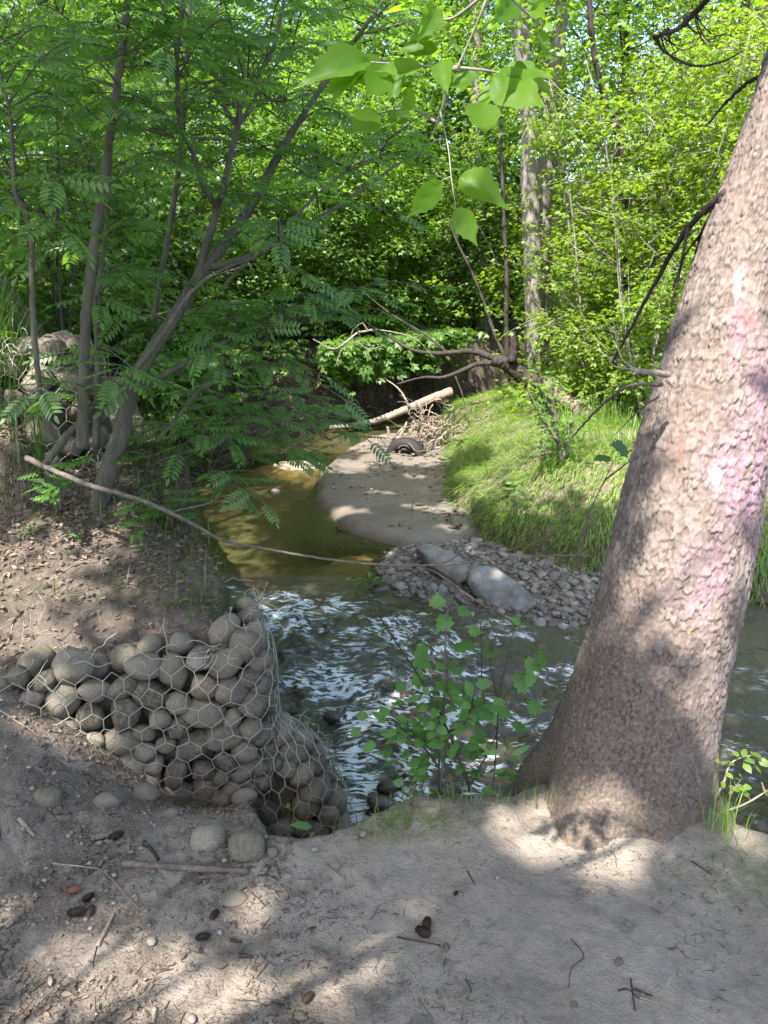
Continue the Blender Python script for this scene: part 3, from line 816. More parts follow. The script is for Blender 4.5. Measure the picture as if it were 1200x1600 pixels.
# arched dead twigs hanging into the top corner
tw = []
for k in range(10):
    t_ = rng.random(); x0 = 1024 + t_ * 66; y0 = 57 - t_ * 45; L_ = 25 + 75 * rng.random(); dp_ = 15 + 45 * rng.random(); Yk = 2.8 + .2 * rng.random()
    tw.append(([(x0, y0, 2.87), (x0 + L_ * .15, y0 + dp_ * .6, Yk), (x0 + L_ * .5, y0 + dp_, Yk), (x0 + L_, y0 + dp_ * (.1 + .9 * rng.random()), Yk)], .003, .0009))
tw.append(([(1022, 57, 2.9), (1040, 82, 2.9), (1085, 103, 2.9), (1130, 96, 2.9), (1160, 80, 2.9)], .006, .002))
branch_px(SPR, 'branch', [(1135, -60, 2.6), (1108, -6, 2.7), (1085, 20, 2.8), (1055, 48, 2.85), (1022, 57, 2.9)], .012, .006, 'bark_dark', extra=tw)

# ------------------------------------------------------------------ stones
def stone_meshes(k, sub_, seed, sq=.5, mat='stone'):
    out = []
    import bmesh
    for i in range(k):
        bm = bmesh.new(); bmesh.ops.create_icosphere(bm, subdivisions=sub_, radius=1)
        v = np.array([x.co[:] for x in bm.verts]); f = np.array([[q.index for q in p.verts] for p in bm.faces]); bm.free()
        s = 1 + sq * fbm(v[:, 0] * 1.1 + 7 * i, v[:, 1] * 1.1, v[:, 2] * 1.1 + seed, seed=seed + i, octv=2) + .06 * fbm(v[:, 0] * 4, v[:, 1] * 4, v[:, 2] * 4, seed=seed + i)
        v = v * s[:, None]
        for _ in range(3):       # a few worn flats
            nrm = rng.normal(size=3); nrm /= np.linalg.norm(nrm); hh = .62 + .25 * rng.random()
            dd = v @ nrm; v = v - nrm[None] * (np.clip(dd - hh, 0, 9) * .75)[:, None]
        me = make_mesh('stone', v, np.zeros((0, 4), int), f, M[mat], True)
        out.append(me)
    return out
ROCK = stone_meshes(12, 3, 80)
PEB = stone_meshes(8, 2, 95, .3, 'pebble')

def place_mesh(name, me, loc, scale, rot, root=None, kind=None):
    o = bpy.data.objects.new(name, me); COL.objects.link(o)
    o.location = tuple(loc) if root is None else tuple(np.array(loc) - np.array(root.location))
    o.scale = tuple(scale); o.rotation_euler = tuple(rot)
    if root is not None: o.parent = root
    if kind: o['kind'] = kind
    return o

def rot_from(Mx):
    return Matrix([list(r) for r in Mx]).to_euler()

def pack(U, V, rmin, rmax, n, seed):
    """relaxed packing of circles in a U x V rectangle"""
    g = np.random.default_rng(seed)
    p = np.stack([g.random(n) * U, g.random(n) * V], -1)
    r = rmin + (rmax - rmin) * g.random(n) ** 1.3
    for _ in range(140):
        d = p[:, None] - p[None]; L = np.hypot(d[..., 0], d[..., 1]) + np.eye(n) * 9
        o = np.clip((r[:, None] + r[None]) * 1.0 - L, 0, None)
        p = p + ((d / L[..., None]) * o[..., None]).sum(1) * .35
        p[:, 0] = np.clip(p[:, 0], -.01, U + .01); p[:, 1] = np.clip(p[:, 1], r * .5, V - r * .5)
    return p, r

M['wire'] = NT('galvanised_wire')
M['wire'] = M['wire'].done(M['wire'].bsdf((.33, .32, .27), .55, None, .4, .4))
def gabion(root, S, U, V, rmin, rmax, n, seed, hexw=.078, stones=True, wire_mask=None, back=True, stone_mask=None, flat=1.0):
    """S(u,v) -> point, outward normal"""
    g = np.random.default_rng(seed)
    layers = [(n, 0.0)] + ([(n, .11)] if back else [])
    for li, (nn, depth) in enumerate(layers):
        p, r = pack(U, V, rmin, rmax, nn, seed + li)
        for (u, v), rad in zip(p, r):
            if stone_mask and not stone_mask(u, v): continue
            P, N = S(u, v)
            sc = rad * np.array([1.05 + .32 * g.random(), .86 + .14 * g.random(), .88 + .2 * g.random()])
            tang = np.cross(N, [0, 0, 1.0]); tang /= np.linalg.norm(tang)
            ang = g.normal() * .6
            d = tang * math.cos(ang) + np.array([0, 0, 1.0]) * math.sin(ang)
            Mx = frames(d[None], N[None])[0]
            place_mesh('stone', ROCK[g.integers(len(ROCK))], P - N * (rad * .92 + depth + .012 * g.random()), sc, rot_from(Mx), root)
    mb = MB()
    a = hexw * .50; b = hexw * .36
    nj = int(V / (a + b)) + 2; ni = int(U / hexw) + 2
    def node(i, j, top):
        # vertical twisted edges between (i,j,bottom) and (i,j,top)
        u = (i + .5 * (j % 2)) * hexw; v = j * (a + b) + (a if top else 0)
        o = g0.normal(size=2) * hexw * .055
        return np.array([u + o[0], v + o[1]])
    g0 = np.random.default_rng(seed + 50)
    nd = {}
    for i in range(-1, ni + 1):
        for j in range(-1, nj + 1):
            for tp in (0, 1): nd[i, j, tp] = node(i, j, tp)
    sag = lambda u, v: .010 + .020 * vnoise(np.array([u * 7.0]), np.array([v * 7.0]), seed=seed)[0]
    def seg3(q0, q1, r, twist=False):
        pts = []
        for t in np.linspace(0, 1, 4):
            q = q0 * (1 - t) + q1 * t
            P, N = S(float(np.clip(q[0], -.03, U + .03)), float(q[1])); pts.append(P + N * (sag(q[0], q[1]) - .012))
        tube(mb, np.array(pts), r, 4, .15, cap=False)
    ok = lambda q: -.03 <= q[0] <= U + .03 and -.02 <= q[1] <= V + .03 and (wire_mask is None or wire_mask(q[0], q[1]))
    for i in range(ni + 1):
        for j in range(nj + 1):
            A, B = nd[i, j, 0], nd[i, j, 1]
            if ok(A) and ok(B): seg3(A, B, .0017)
            for di in (0, 1):
                k = i - 1 + di if j % 2 == 0 else i + di
                if (k, j + 1, 0) in nd:
                    C = nd[k, j + 1, 0]
                    if ok(B) and ok(C): seg3(B, C, .0012)
    sub('wire_netting', mb.mesh('wire_netting', M['wire']), root)

def path_surface(pts, z0, bulge=.02, round_n=60, lean=0.0):
    pl = smooth_path(pts, round_n)
    s = np.concatenate([[0], np.cumsum(np.linalg.norm(np.diff(pl, axis=0), axis=1))])
    t = np.gradient(pl, axis=0); t /= np.linalg.norm(t, axis=1, keepdims=True)
    nrm = np.stack([t[:, 1], -t[:, 0]], -1)
    def S(u, v):
        x = np.interp(u, s, pl[:, 0]); y = np.interp(u, s, pl[:, 1])
        n = np.array([np.interp(u, s, nrm[:, 0]), np.interp(u, s, nrm[:, 1]), 0]); n /= np.linalg.norm(n)
        z0_ = z0(u) if callable(z0) else z0
        o = bulge * math.sin(min(max(v, 0) / .7, 1) * math.pi) + .03 * (fbm(np.array([u * 3]), np.array([v * 3]), seed=77)[0]) - lean * v
        return np.array([x, y, z0_ + v]) + n * o, n
    return S, s[-1]
# front gabion: face and the corner that turns upstream
S1, U1 = path_surface([(-2.0, 2.16), (-1.4, 2.24), (-.95, 2.34), (-.62, 2.40), (-.50, 2.43), (-.435, 2.52), (-.45, 2.68), (-.55, 2.95)], -.36, .03, 90)
G1 = thing('gabion_basket', 'gabion of rounded stones in rusted hexagonal wire netting beside the path', 'gabion', (-.9, 2.4, -.36))
top1 = lambda u: .68 + .05 * sstep(1.25, 1.6, u)
gabion(G1, S1, U1, .86, .033, .064, 232, 101, wire_mask=lambda u, v: v < top1(u) + .02, stone_mask=lambda u, v: v < top1(u) and S1(u, v)[0][2] > terrain(np.array([S1(u, v)[0][0]]), np.array([S1(u, v)[0][1] - .12]))[0][0] - .12)
# sagging lower basket in the water
def S2(u, v):
    phi = R(-165) + u / .21
    k = min(max(v / .74, 0), 1)
    rad = .225 * math.sqrt(max(1 - k ** 3.2, .02)) * (.92 + .08 * math.cos(3 * phi))
    n = np.array([math.cos(phi), math.sin(phi), .9 * k ** 3]); n /= np.linalg.norm(n)
    return np.array([-.31 - .13 * k ** 1.4 + rad * math.cos(phi), 2.60 + 1.05 * rad * math.sin(phi), -.76 + v]), n
G2 = thing('gabion_basket', 'slumped round bag of wired stones at the foot of the gabion, in the creek', 'gabion', (-.36, 2.6, -.76))
gabion(G2, S2, .95, .745, .042, .068, 56, 131, .07, back=False)
core = MB(); vv = np.array([S2(u, v)[0] - S2(u, v)[1] * .085 for v in np.linspace(.0, .70, 12) for u in np.linspace(0, 1.32, 24)])
core.add(vv, [[r * 24 + c, r * 24 + (c + 1) % 24, (r + 1) * 24 + (c + 1) % 24, (r + 1) * 24 + c] for r in range(11) for c in range(24)])
sub('soil_fill', core.mesh('soil_fill', M['far_bank']), G2)
# upper basket against the hillside
S3, U3 = path_surface([(-2.3, 3.1), (-1.75, 3.24), (-1.44, 3.36), (-1.34, 3.5), (-1.36, 3.75)], .70, .03)
G3 = thing('gabion_basket', 'upper gabion of brown stones behind torn wire, half buried in the hillside', 'gabion', (-1.5, 3.35, .7))
gabion(G3, S3, U3, .62, .045, .085, 52, 151, .085, wire_mask=lambda u, v: vnoise(np.array([u * 5]), np.array([v * 5]), seed=9)[0] > .3)
# wire torn loose along the rims
def loose_wire(root, centres, n, seed, spread=.05):
    g = np.random.default_rng(seed); mb = MB()
    for _ in range(n):
        c = centres[g.integers(len(centres))] + g.normal(size=3) * spread * np.array([1, 1, .5])
        p = [c]; d = g.normal(size=3); d[2] *= .5; d /= np.linalg.norm(d)
        for _ in range(6):
            d = d + g.normal(size=3) * .5; d /= np.linalg.norm(d); p.append(p[-1] + d * .022)
        tube(mb, smooth_path(p, 14), .0014, 4, cap=False)
    sub('loose_wire', mb.mesh('loose_wire', M['wire']), root, 'stuff')
loose_wire(G1, [S1(u, .78 if u > 1.45 else .72)[0] for u in np.linspace(.9, U1, 14)], 34, 5, .022)
loose_wire(G2, [S2(u, v)[0] for u, v in ((.5, .7), (.6, .6), (.7, .5), (.75, .35), (.2, .3), (.3, .2))], 40, 6, .03)
loose_wire(G3, [S3(u, v)[0] for u, v in ((.5, .55), (.8, .6), (1.0, .55), (1.1, .3))], 24, 8, .05)

# half-buried boulders round the hollow
def boulder(px, py, w, label, mat='stone', flat=.75, k=0, sink=.35, rotz=0., name='boulder', cat='boulder', aspect=.85, nudge=0):
    p = on_ground(px, py)
    r = w * .5 * ((p[1] * CT + (1.6 - p[2]) * ST) / FPX)
    o = place_mesh(name, ROCK[k % len(ROCK)] if mat == 'stone' else mat, (p[0], p[1], p[2] + r * flat * (1 - 2 * sink) + nudge), (r * 1.0, r * aspect, r * flat), (.1, .05, rotz))
    return tag(o, label, cat)
boulder(389, 1330, 62, 'rounded mossy boulder at the brink of the hollow, nearest the drop', k=1, flat=.8)
boulder(325, 1312, 60, 'squarish half buried boulder left of the rounded mossy one', k=5, sink=.5, rotz=.5)
boulder(226, 1246, 46, 'oval stone half buried under the middle of the gabion', k=2, sink=.4)
boulder(165, 1255, 44, 'dusty stone sunk in the slope between two half buried stones', k=3, sink=.55)
boulder(72, 1245, 50, 'flat dusty stone sunk in the slope below the gabion, leftmost of the buried ones', k=4, sink=.6)
boulder(352, 1252, 48, 'pale stone under the gabion corner beside the wired bag', k=7, sink=.4)
boulder(384, 1250, 40, 'blocky tan stone wedged between gabion corner and wired bag', k=9, sink=.35)
boulder(268, 1275, 30, 'small stone poking from the dirt slope above the squarish boulder', k=6, sink=.45)
boulder(365, 1405, 46, 'flat grey stone lying nearly flush with the path below the long stick', k=8, flat=.35, sink=.55)
boulder(425, 1335, 22, 'little stone in the mud right of the mossy boulder', k=10, sink=.3)
# ------------------------------------------------------------------ mountain ash on the left bank
def stem_px(mb, pts, r0, r1, seg=8, step=9, jit=.004):
    P = np.array([at(*p) for p in pts]); n = step * len(P)
    path = smooth_path(P, n) + jit * (rng.random((n, 3)) - .5)
    tube(mb, path, np.linspace(r0, r1, n), seg, .12)
    return path, np.linspace(r0, r1, n)
def twigs_and_leaves(paths, n, px_box, reach=(.25, .7), per=(4, 7), size=(.13, .2), seed=1, keep=None, droop=.25):
    """side twigs growing from stems; returns twig mesh builder and leaf frames"""
    g = np.random.default_rng(seed)
    pool = np.concatenate([p[int(len(p) * .25):] for p in paths])
    u, v, dep = project(pool)
    ok = (u > px_box[0]) & (u < px_box[2]) & (v > px_box[1]) & (v < px_box[3])
    pool = pool[ok]; mb = MB(); LP, LD, LS = [], [], []
    for _ in range(n):
        b = pool[g.integers(len(pool))]
        ang = g.random() * 2 * math.pi
        d = np.array([math.cos(ang), math.sin(ang), .25 + .5 * g.random() - .25])
        L = reach[0] + (reach[1] - reach[0]) * g.random()
        q = [b, b + d * L * .5 + [0, 0, .04], b + d * L + [0, 0, -droop * L * L]]
        if keep and not keep(q[-1]): continue
        pa = smooth_path(q, 9); tube(mb, pa, np.linspace(.004, .0015, 9), 4, cap=False)
        m = g.integers(per[0], per[1] + 1)
        for k in range(m):
            t = .25 + .75 * (k + g.random() * .5) / m
            i = min(int(t * 8), 8); tang = pa[min(i + 1, 8)] - pa[max(i - 1, 0)]; tang /= np.linalg.norm(tang)
            side = np.cross(tang, [0, 0, 1]); side /= max(np.linalg.norm(side), 1e-6)
            s_ = 1 if k % 2 else -1
            dd = tang * (.5 + .5 * (k == m - 1)) + side * s_ * (.9 * (k < m - 1)) + np.array([0, 0, .15 - .5 * g.random()])
            LP.append(pa[i]); LD.append(dd); LS.append(size[0] + (size[1] - size[0]) * g.random())
    return mb, np.array(LP), np.array(LD), np.array(LS)
PIN_ME = make_mesh('leaf', *PIN, M['leaf_rowan'], True)
def rowan(name, label, stems, n_tw, boxes, parts_n, seed, **kw):
    base = at(*stems[0][0][0])
    root = thing(name, label, 'tree', base)
    paths = []; mb = MB()
    for pts, a, b in stems:
        m1 = MB(); p, r = stem_px(m1, pts, a * .68, b * .62)
        paths.append(p); sub('stem', m1.mesh('stem', M['bark_rowan']), root)
    LPs, LDs, LSs = [], [], []; tw = MB()
    for k, (nt, bx) in enumerate(zip(n_tw, boxes)):
        m1, LP, LD, LS = twigs_and_leaves(paths, nt, bx, seed=seed + k, **kw)
        if m1.n: tw.add(*m1.arrays())
        if len(LP): LPs.append(LP); LDs.append(LD); LSs.append(LS)
    LP, LD, LS = np.concatenate(LPs), np.concatenate(LDs), np.concatenate(LSs)
    sub('twigs', tw.mesh('twigs', M['bark_rowan']), root, 'stuff')
    up = np.array([0, 0, 1.0]) + .35 * np.random.default_rng(seed).normal(size=(len(LP), 3))
    Fm = frames(LD, up)
    u, v, dep = project(LP)
    vis = np.where((u > -40) & (u < 1240) & (v > -40) & (v < 1640) & (dep > .3), LS / np.maximum(dep, .3), -1)
    order = np.argsort(-vis)
    for i in order[:parts_n]:
        place_mesh('leaf', PIN_ME, LP[i], (LS[i],) * 3, rot_from(Fm[i]), root)
    rest = order[parts_n:]
    if len(rest):
        mb = MB(); scatter_template(mb, *PIN, Fm[rest], LP[rest], LS[rest])
        sub('foliage', mb.mesh('foliage', M['leaf_rowan']), root, 'stuff')
    return root, paths
main_stems = [
    ([(152, 800, 3.15), (168, 740, 3.15), (188, 680, 3.2), (205, 610, 3.25), (238, 548, 3.3), (275, 490, 3.4), (306, 440, 3.5), (345, 390, 3.6), (395, 318, 3.8), (438, 238, 4.0), (480, 170, 4.2), (535, 90, 4.4), (585, 20, 4.6), (640, -60, 4.8)], .062, .012),
    ([(306, 440, 3.5), (318, 395, 3.55), (336, 340, 3.55), (352, 280, 3.6), (370, 200, 3.6), (378, 160, 3.6), (405, 115, 3.65), (428, 70, 3.7), (446, -10, 3.8), (455, -70, 3.9)], .028, .01),
    ([(338, 322, 3.55), (318, 290, 3.5), (300, 235, 3.5), (283, 200, 3.45), (277, 130, 3.4), (276, 85, 3.4), (285, 20, 3.4), (286, -50, 3.4)], .02, .011),
    ([(372, 198, 3.6), (352, 170, 3.6), (346, 140, 3.6), (328, 85, 3.6), (308, 50, 3.6), (290, 20, 3.6), (278, -30, 3.6)], .016, .008),
    ([(276, 55, 3.4), (262, 30, 3.4), (245, -10, 3.4)], .012, .008),
    ([(330, 418, 3.5), (400, 398, 3.6), (455, 365, 3.7), (510, 335, 3.9), (560, 300, 4.1), (620, 258, 4.3), (690, 215, 4.6)], .026, .007),
    ([(345, 452, 3.5), (385, 410, 3.5), (430, 372, 3.6), (500, 300, 3.9), (560, 255, 4.1), (605, 228, 4.3)], .014, .005),
    ([(222, 607, 3.25), (262, 582, 3.3), (300, 562, 3.35), (350, 535, 3.5), (405, 520, 3.7), (450, 508, 3.9), (490, 495, 4.1), (530, 468, 4.3)], .022, .006),
    ([(245, 690, 3.3), (290, 635, 3.4), (335, 585, 3.5), (385, 545, 3.7), (440, 520, 3.9), (480, 500, 4.0)], .012, .004),
    ([(372, 200, 3.6), (400, 150, 3.7), (440, 90, 3.8), (470, 60, 3.9)], .010, .004),
    ([(345, 165, 3.6), (400, 157, 3.7), (450, 157, 3.8), (495, 143, 3.9)], .009, .005),
    ([(250, 720, 3.3), (310, 700, 3.5), (380, 670, 3.8), (450, 660, 4.1), (520, 690, 4.4)], .010, .003),
    ([(262, 760, 3.4), (320, 745, 3.6), (350, 700, 3.8), (400, 640, 4.0)], .008, .003),
    ([(545, 80, 4.4), (560, 55, 4.4), (600, 48, 4.5), (650, 30, 4.7)], .010, .004),
]
ROW, row_paths = rowan('mountain_ash', 'spreading mountain ash with forked trunk leaning over the creek from the left bank', main_stems,
    [42, 36, 12, 16, 44], [(-60, -80, 700, 160), (-60, 160, 620, 420), (330, 420, 560, 600), (300, 500, 560, 640), (240, 600, 560, 780)], 290, 201, reach=(.25, .75))
sap = [([(128, 700, 3.0), (130, 620, 3.0), (132, 540, 3.0), (138, 450, 3.0), (150, 360, 3.02), (160, 300, 3.05), (175, 190, 3.1), (190, 80, 3.15), (200, -10, 3.2), (206, -90, 3.25)], .036, .018),
       ([(192, 105, 3.15), (230, 102, 3.15), (262, 108, 3.2), (300, 130, 3.3)], .006, .003), ([(184, 130, 3.1), (150, 90, 3.0), (100, 25, 3.0), (55, 5, 3.0)], .006, .003),
       ([(178, 170, 3.1), (225, 200, 3.1), (280, 214, 3.2), (360, 220, 3.3), (400, 236, 3.4)], .012, .004)]
rowan('ash_sapling', 'tall straight grey sapling rising past the left edge of the forked tree', sap, [20, 10], [(-80, -100, 420, 200), (-80, 200, 300, 420)], 90, 231, reach=(.2, .6))
sap2 = [([(150, 700, 3.25), (152, 620, 3.25), (154, 560, 3.25), (150, 480, 3.25), (158, 420, 3.3), (168, 330, 3.3), (172, 250, 3.35)], .026, .012)]
rowan('ash_sapling', 'short dark sapling pressed close behind the tall straight one', sap2, [8], [(100, 200, 240, 520)], 30, 241, reach=(.2, .5))
sap3 = [([(240, 500, 3.7), (252, 430, 3.7), (268, 340, 3.75), (278, 270, 3.75), (286, 200, 3.8), (293, 70, 3.85), (300, -30, 3.9), (304, -90, 3.9)], .022, .014),
        ([(284, 215, 3.8), (310, 195, 3.8), (335, 150, 3.9)], .006, .003)]
rowan('ash_sapling', 'slim pale sapling standing straight behind the fork of the leaning tree', sap3, [16], [(200, -100, 420, 400)], 60, 251, reach=(.2, .6))
sap4 = [([(82, 690, 2.9), (72, 650, 2.9), (60, 590, 2.9), (53, 510, 2.9), (50, 430, 2.9), (50, 375, 2.9), (38, 330, 2.9), (24, 300, 2.9), (20, 240, 2.95), (16, 180, 2.95), (4, 130, 3.0), (-10, 60, 3.0)], .019, .009),
        ([(52, 385, 2.9), (65, 350, 2.95), (100, 330, 3.0), (150, 318, 3.1)], .007, .003)]
rowan('ash_sapling', 'thin crooked grey sapling in front of the upper gabion', sap4, [14, 6], [(-60, 60, 200, 300), (-20, 300, 120, 420)], 70, 261, reach=(.2, .55))
# crossing limb low on the left
limb = [([(72, 725, 2.95), (105, 680, 3.0), (132, 655, 3.05), (165, 620, 3.05), (200, 590, 3.08), (235, 550, 3.1), (268, 500, 3.15), (300, 455, 3.2), (340, 425, 3.3), (400, 402, 3.4)], .024, .010)]
rowan('mountain_ash', 'low slanting ash limb crossing in front of the forked trunk', limb, [9], [(60, 400, 420, 640)], 40, 271, reach=(.2, .5))
# small bright ash sprig at the foot
def sprig(name, label, base_px, n, h, spread, leafT, size, mat, seed, cat='plant', per=5, stem_mat='stick', tilt=0.0, leaf_name='leaf', parts=True, up_w=.8):
    g = np.random.default_rng(seed); b = on_ground(*base_px[:2]) if len(base_px) == 2 else at(*base_px)
    root = thing(name, label, cat, b); mb = MB(); lm = make_mesh(leaf_name, *leafT, M[mat], True)
    for k in range(n):
        a = g.random() * 2 * math.pi
        d = np.array([math.cos(a) * spread + tilt, math.sin(a) * spread, 1.0]); hh = h * (.6 + .5 * g.random())
        q = [b, b + d * hh * .5 * np.array([.7, .7, 1]), b + d * hh * np.array([1.1, 1.1, .95])]
        pa = smooth_path(q, 10); tube(mb, pa, np.linspace(.0035, .0015, 10), 5, cap=False)
        for j in range(per):
            t = .3 + .7 * (j + .6) / per; i = min(int(t * 9), 9)
            aa_ = a + j * 2.4 + g.normal() * .3
            dd = np.array([[math.cos(aa_), math.sin(aa_), .35 - .5 * g.random()]])
            Fm = frames(dd, np.array([0, 0, 1.0]) + .3 * g.normal(size=3))[0]
            s_ = size * (.7 + .5 * g.random()) * (1 - .3 * t)
            place_mesh(leaf_name, lm, pa[i], (s_,) * 3, rot_from(Fm), root)
    sub('stem', mb.mesh('stem', M[stem_mat]), root)
    return root
sprig('ash_seedling', 'small bright green ash seedling on the litter below the forked trunk', (95, 795, 2.85), 6, .20, .55, PIN, .13, 'leaf_herb', 301, per=5)
sprig('ash_seedling', 'low drooping ash shoot hanging over the left bank edge', (228, 835), 4, .18, .6, PIN, .12, 'leaf_herb', 302, per=4)

sprig('seedling', 'tiny green seedling on the dry leaves near the left edge of the bank top', (52, 838), 2, .07, .5, L6, .05, 'leaf_herb', 303, per=4)
sprig('seedling', 'yellow green sprout at the grassy rim of the bank above the gabion', (232, 868), 3, .09, .5, L6, .055, 'leaf_herb', 304, per=4)
sprig('seedling', 'small fresh shoot among dead leaves below the ash seedling', (128, 850), 2, .06, .6, L6, .045, 'leaf_herb', 305, per=4)
sprig('ash_seedling', 'leafy ash shoot on the steep rim between forked trunk and pool', (268, 822), 5, .22, .6, PIN, .14, 'leaf_rowan', 306, per=5)
sprig('seedling', 'lone green sprig on the soil just behind the gabion corner', (278, 950), 2, .05, .6, L6, .035, 'leaf_herb', 307, per=4)
# long bare stem arching across the whole creek
arch = [(42, 716, 2.85), (75, 731, 2.8), (140, 758, 2.75), (215, 780, 2.75), (270, 803, 2.8), (310, 824, 2.85), (345, 843, 2.9), (400, 855, 2.95), (500, 872, 2.95), (590, 882, 2.9), (680, 883, 2.85), (760, 876, 2.8), (850, 869, 2.7), (945, 868, 2.6)]
AR = thing('fallen_branch', 'long thin bare branch arching across the creek from bank to trunk', 'branch', at(*arch[0]))
mb = MB(); P = np.array([at(*p) for p in arch]); pa = smooth_path(P, 130); pa += .003 * (rng.random(pa.shape) - .5)
tube(mb, pa, np.interp(np.linspace(0, 1, 130), [0, .25, .5, 1], [.012, .0085, .0062, .003]), 8, .14)
sub('stem', mb.mesh('stem', M['stick']), AR)
for pts, a, b in (([(605, 882, 2.9), (625, 855, 2.9), (640, 820, 2.9), (646, 780, 2.9)], .004, .0015), ([(648, 880, 2.9), (690, 900, 2.85), (740, 935, 2.8), (800, 968, 2.7), (815, 975, 2.65)], .0035, .002),
                  ([(690, 882, 2.85), (720, 866, 2.9), (760, 855, 3.0)], .003, .0015), ([(262, 800, 2.8), (290, 795, 2.9), (330, 785, 3.0), (345, 770, 3.1)], .005, .002)):
    branch_px(AR, 'twig', pts, a, b, 'stick')

# ------------------------------------------------------------------ box elder hanging into the top of the picture
BE = thing('box_elder', 'box elder whose twig of large green leaflets hangs in close from above', 'tree', (-2.6, -1.6, 0))
def be_leaf(seed):
    g = np.random.default_rng(seed)
    n = 17; x = np.linspace(0, 1, n)
    w = np.interp(x, [0, .06, .18, .33, .48, .62, .76, .88, 1], [0, .10, .225, .275, .25, .185, .10, .04, 0])
    side = []
    for s_ in (1, -1):
        ww = w.copy()
        for tx in (.42 + .1 * g.random(), .62 + .1 * g.random()):
            ww += .055 * (.3 + g.random()) * np.exp(-((x - tx) / .045) ** 2)
        ww[0] = ww[-1] = 0.002
        side.append(ww)
    bend = .5 * (g.random() - .25); curl = .15 + .55 * g.random(); v = []; uv = []
    for i in range(n):
        zc = -bend * x[i] ** 2
        for k in (-2, -1, 0, 1, 2):
            ww = side[0][i] if k > 0 else side[1][i]
            yy = ww * k / 2
            v.append([x[i], yy, zc + curl * abs(yy) + .014 * math.sin(x[i] * 19 + k * 1.7 + seed)]); uv.append([x[i], yy + .5])
    f = []
    for i in range(n - 1):
        for k in range(4):
            a = i * 5 + k; f.append([a, a + 1, a + 6, a + 5])
    return make_mesh('leaf', np.array(v), np.array(f)[:, ::-1], np.zeros((0, 3), int), M['leaf_elder'], True, None, np.array(uv))
def mat_elder():
    t = NT('leaf_elder')
    uvn = t.t.nodes.new("ShaderNodeTexCoord").outputs['UV']
    sp = t.n("ShaderNodeSeparateXYZ"); t.t.links.new(uvn, sp.inputs[0])
    x = sp.outputs['X']; y = t.math('ABSOLUTE', t.math('SUBTRACT', sp.outputs['Y'], .5))
    mid = t.mrange(y, .004, .018, 1, 0)
    ph = t.math('FRACT', t.math('MULTIPLY', t.math('SUBTRACT', x, t.math('MULTIPLY', y, .9)), 8.0))
    lat = t.mrange(t.math('ABSOLUTE', t.math('SUBTRACT', ph, .5)), .0, .09, .55, 0)
    vein = t.math('MAXIMUM', mid, lat)
    oi = t.t.nodes.new("ShaderNodeObjectInfo").outputs['Random']
    nz = t.noise(t.coord('Object'), 9, 4)
    c = t.mix(oi, (.05, .13, .010), (.09, .19, .012)); c = t.mix(t.mrange(nz, .4, .7, 0, .4), c, (.05, .1, .02))
    tr = t.mix(oi, (.25, .50, .012), (.38, .60, .02)); tr = t.mix(t.math('MULTIPLY', vein, .5), tr, (.34, .48, .12))
    d = t.n("ShaderNodeBsdfDiffuse").outputs[0]; t.put(d.node.inputs[0], c)
    l = t.n("ShaderNodeBsdfTranslucent").outputs[0]; t.put(l.node.inputs[0], tr)
    m1 = t.n("ShaderNodeMixShader", Fac=.6); t.t.links.new(d, m1.inputs[1]); t.t.links.new(l, m1.inputs[2])
    gl = t.n("ShaderNodeBsdfGlossy", Roughness=.5).outputs[0]
    m2 = t.n("ShaderNodeMixShader", Fac=.015); t.t.links.new(m1.outputs[0], m2.inputs[1]); t.t.links.new(gl, m2.inputs[2])
    return t.done(m2.outputs[0])
M['leaf_elder'] = mat_elder()
BEL = [be_leaf(400 + i) for i in range(6)]
# (base px, base py, tip px, tip py, forward distance, facing tilt)
for k, (bx, by, tx, ty, Y, roll) in enumerate([
    (578, 97, 455, 108, .86, .5), (566, 100, 500, 148, .86, .9), (572, 105, 502, 172, .85, .7), (605, 108, 560, 165, .84, .2), (660, 103, 576, 118, .84, 1.1),
    (640, 10, 596, 28, .84, .6), (682, 8, 658, 66, .84, -.3), (684, 78, 610, 72, .86, .9), (690, 95, 700, 152, .84, .3), (700, 135, 768, 118, .86, .9),
    (768, 122, 868, 180, .86, .8), (788, 104, 872, 130, .86, 1.2), (812, 122, 884, 145, .87, .9), (772, 118, 830, 160, .87, .6), (780, 140, 798, 184, .86, .1),
    (752, 160, 756, 232, .83, -.3), (633, 138, 652, 190, .86, .2), (690, 282, 628, 348, .82, .3), (718, 276, 800, 316, .82, .9), (712, 325, 750, 390, .80, -.2),
    (800, 0, 770, 40, .84, .3), (832, 8, 858, 36, .84, -.3), (845, 45, 852, 92, .86, .4), (590, 178, 540, 215, .9, .9), (560, 85, 520, 70, .88, .8), (600, 100, 548, 128, .88, .5), (620, 112, 612, 168, .87, .2), (740, 110, 708, 160, .88, .3), (800, 128, 850, 168, .88, .7), (770, 130, 745, 185, .88, .4), (690, 60, 640, 44, .87, .6), (640, 175, 600, 190, .9, .8), (860, 10, 812, -6, .85, .6), (655, -8, 610, 14, .84, .9)]):
    A, B = at(bx, by, Y), at(tx, ty, Y - .03 + .05 * ((k * 7) % 5) / 4 - .02)
    d = B - A; L = np.linalg.norm(d)
    upv = np.array([.9 * math.sin(k * 2.3), -1.0, .25 + .55 * math.sin(abs(roll))])
    Fm = frames(d[None], upv[None])[0]
    place_mesh('leaf', BEL[k % 6], A, (L * .9, L * .9 * (.82 + .2 * ((k * 5) % 4) / 3), L * .9), rot_from(Fm), BE)
elder_limb = [(-2.55, -1.5, 2.2), (-1.6, -.8, 3.0), (-.6, -.1, 2.9), (.0, .35, 2.55)]
b0 = at(768, -30, .84)
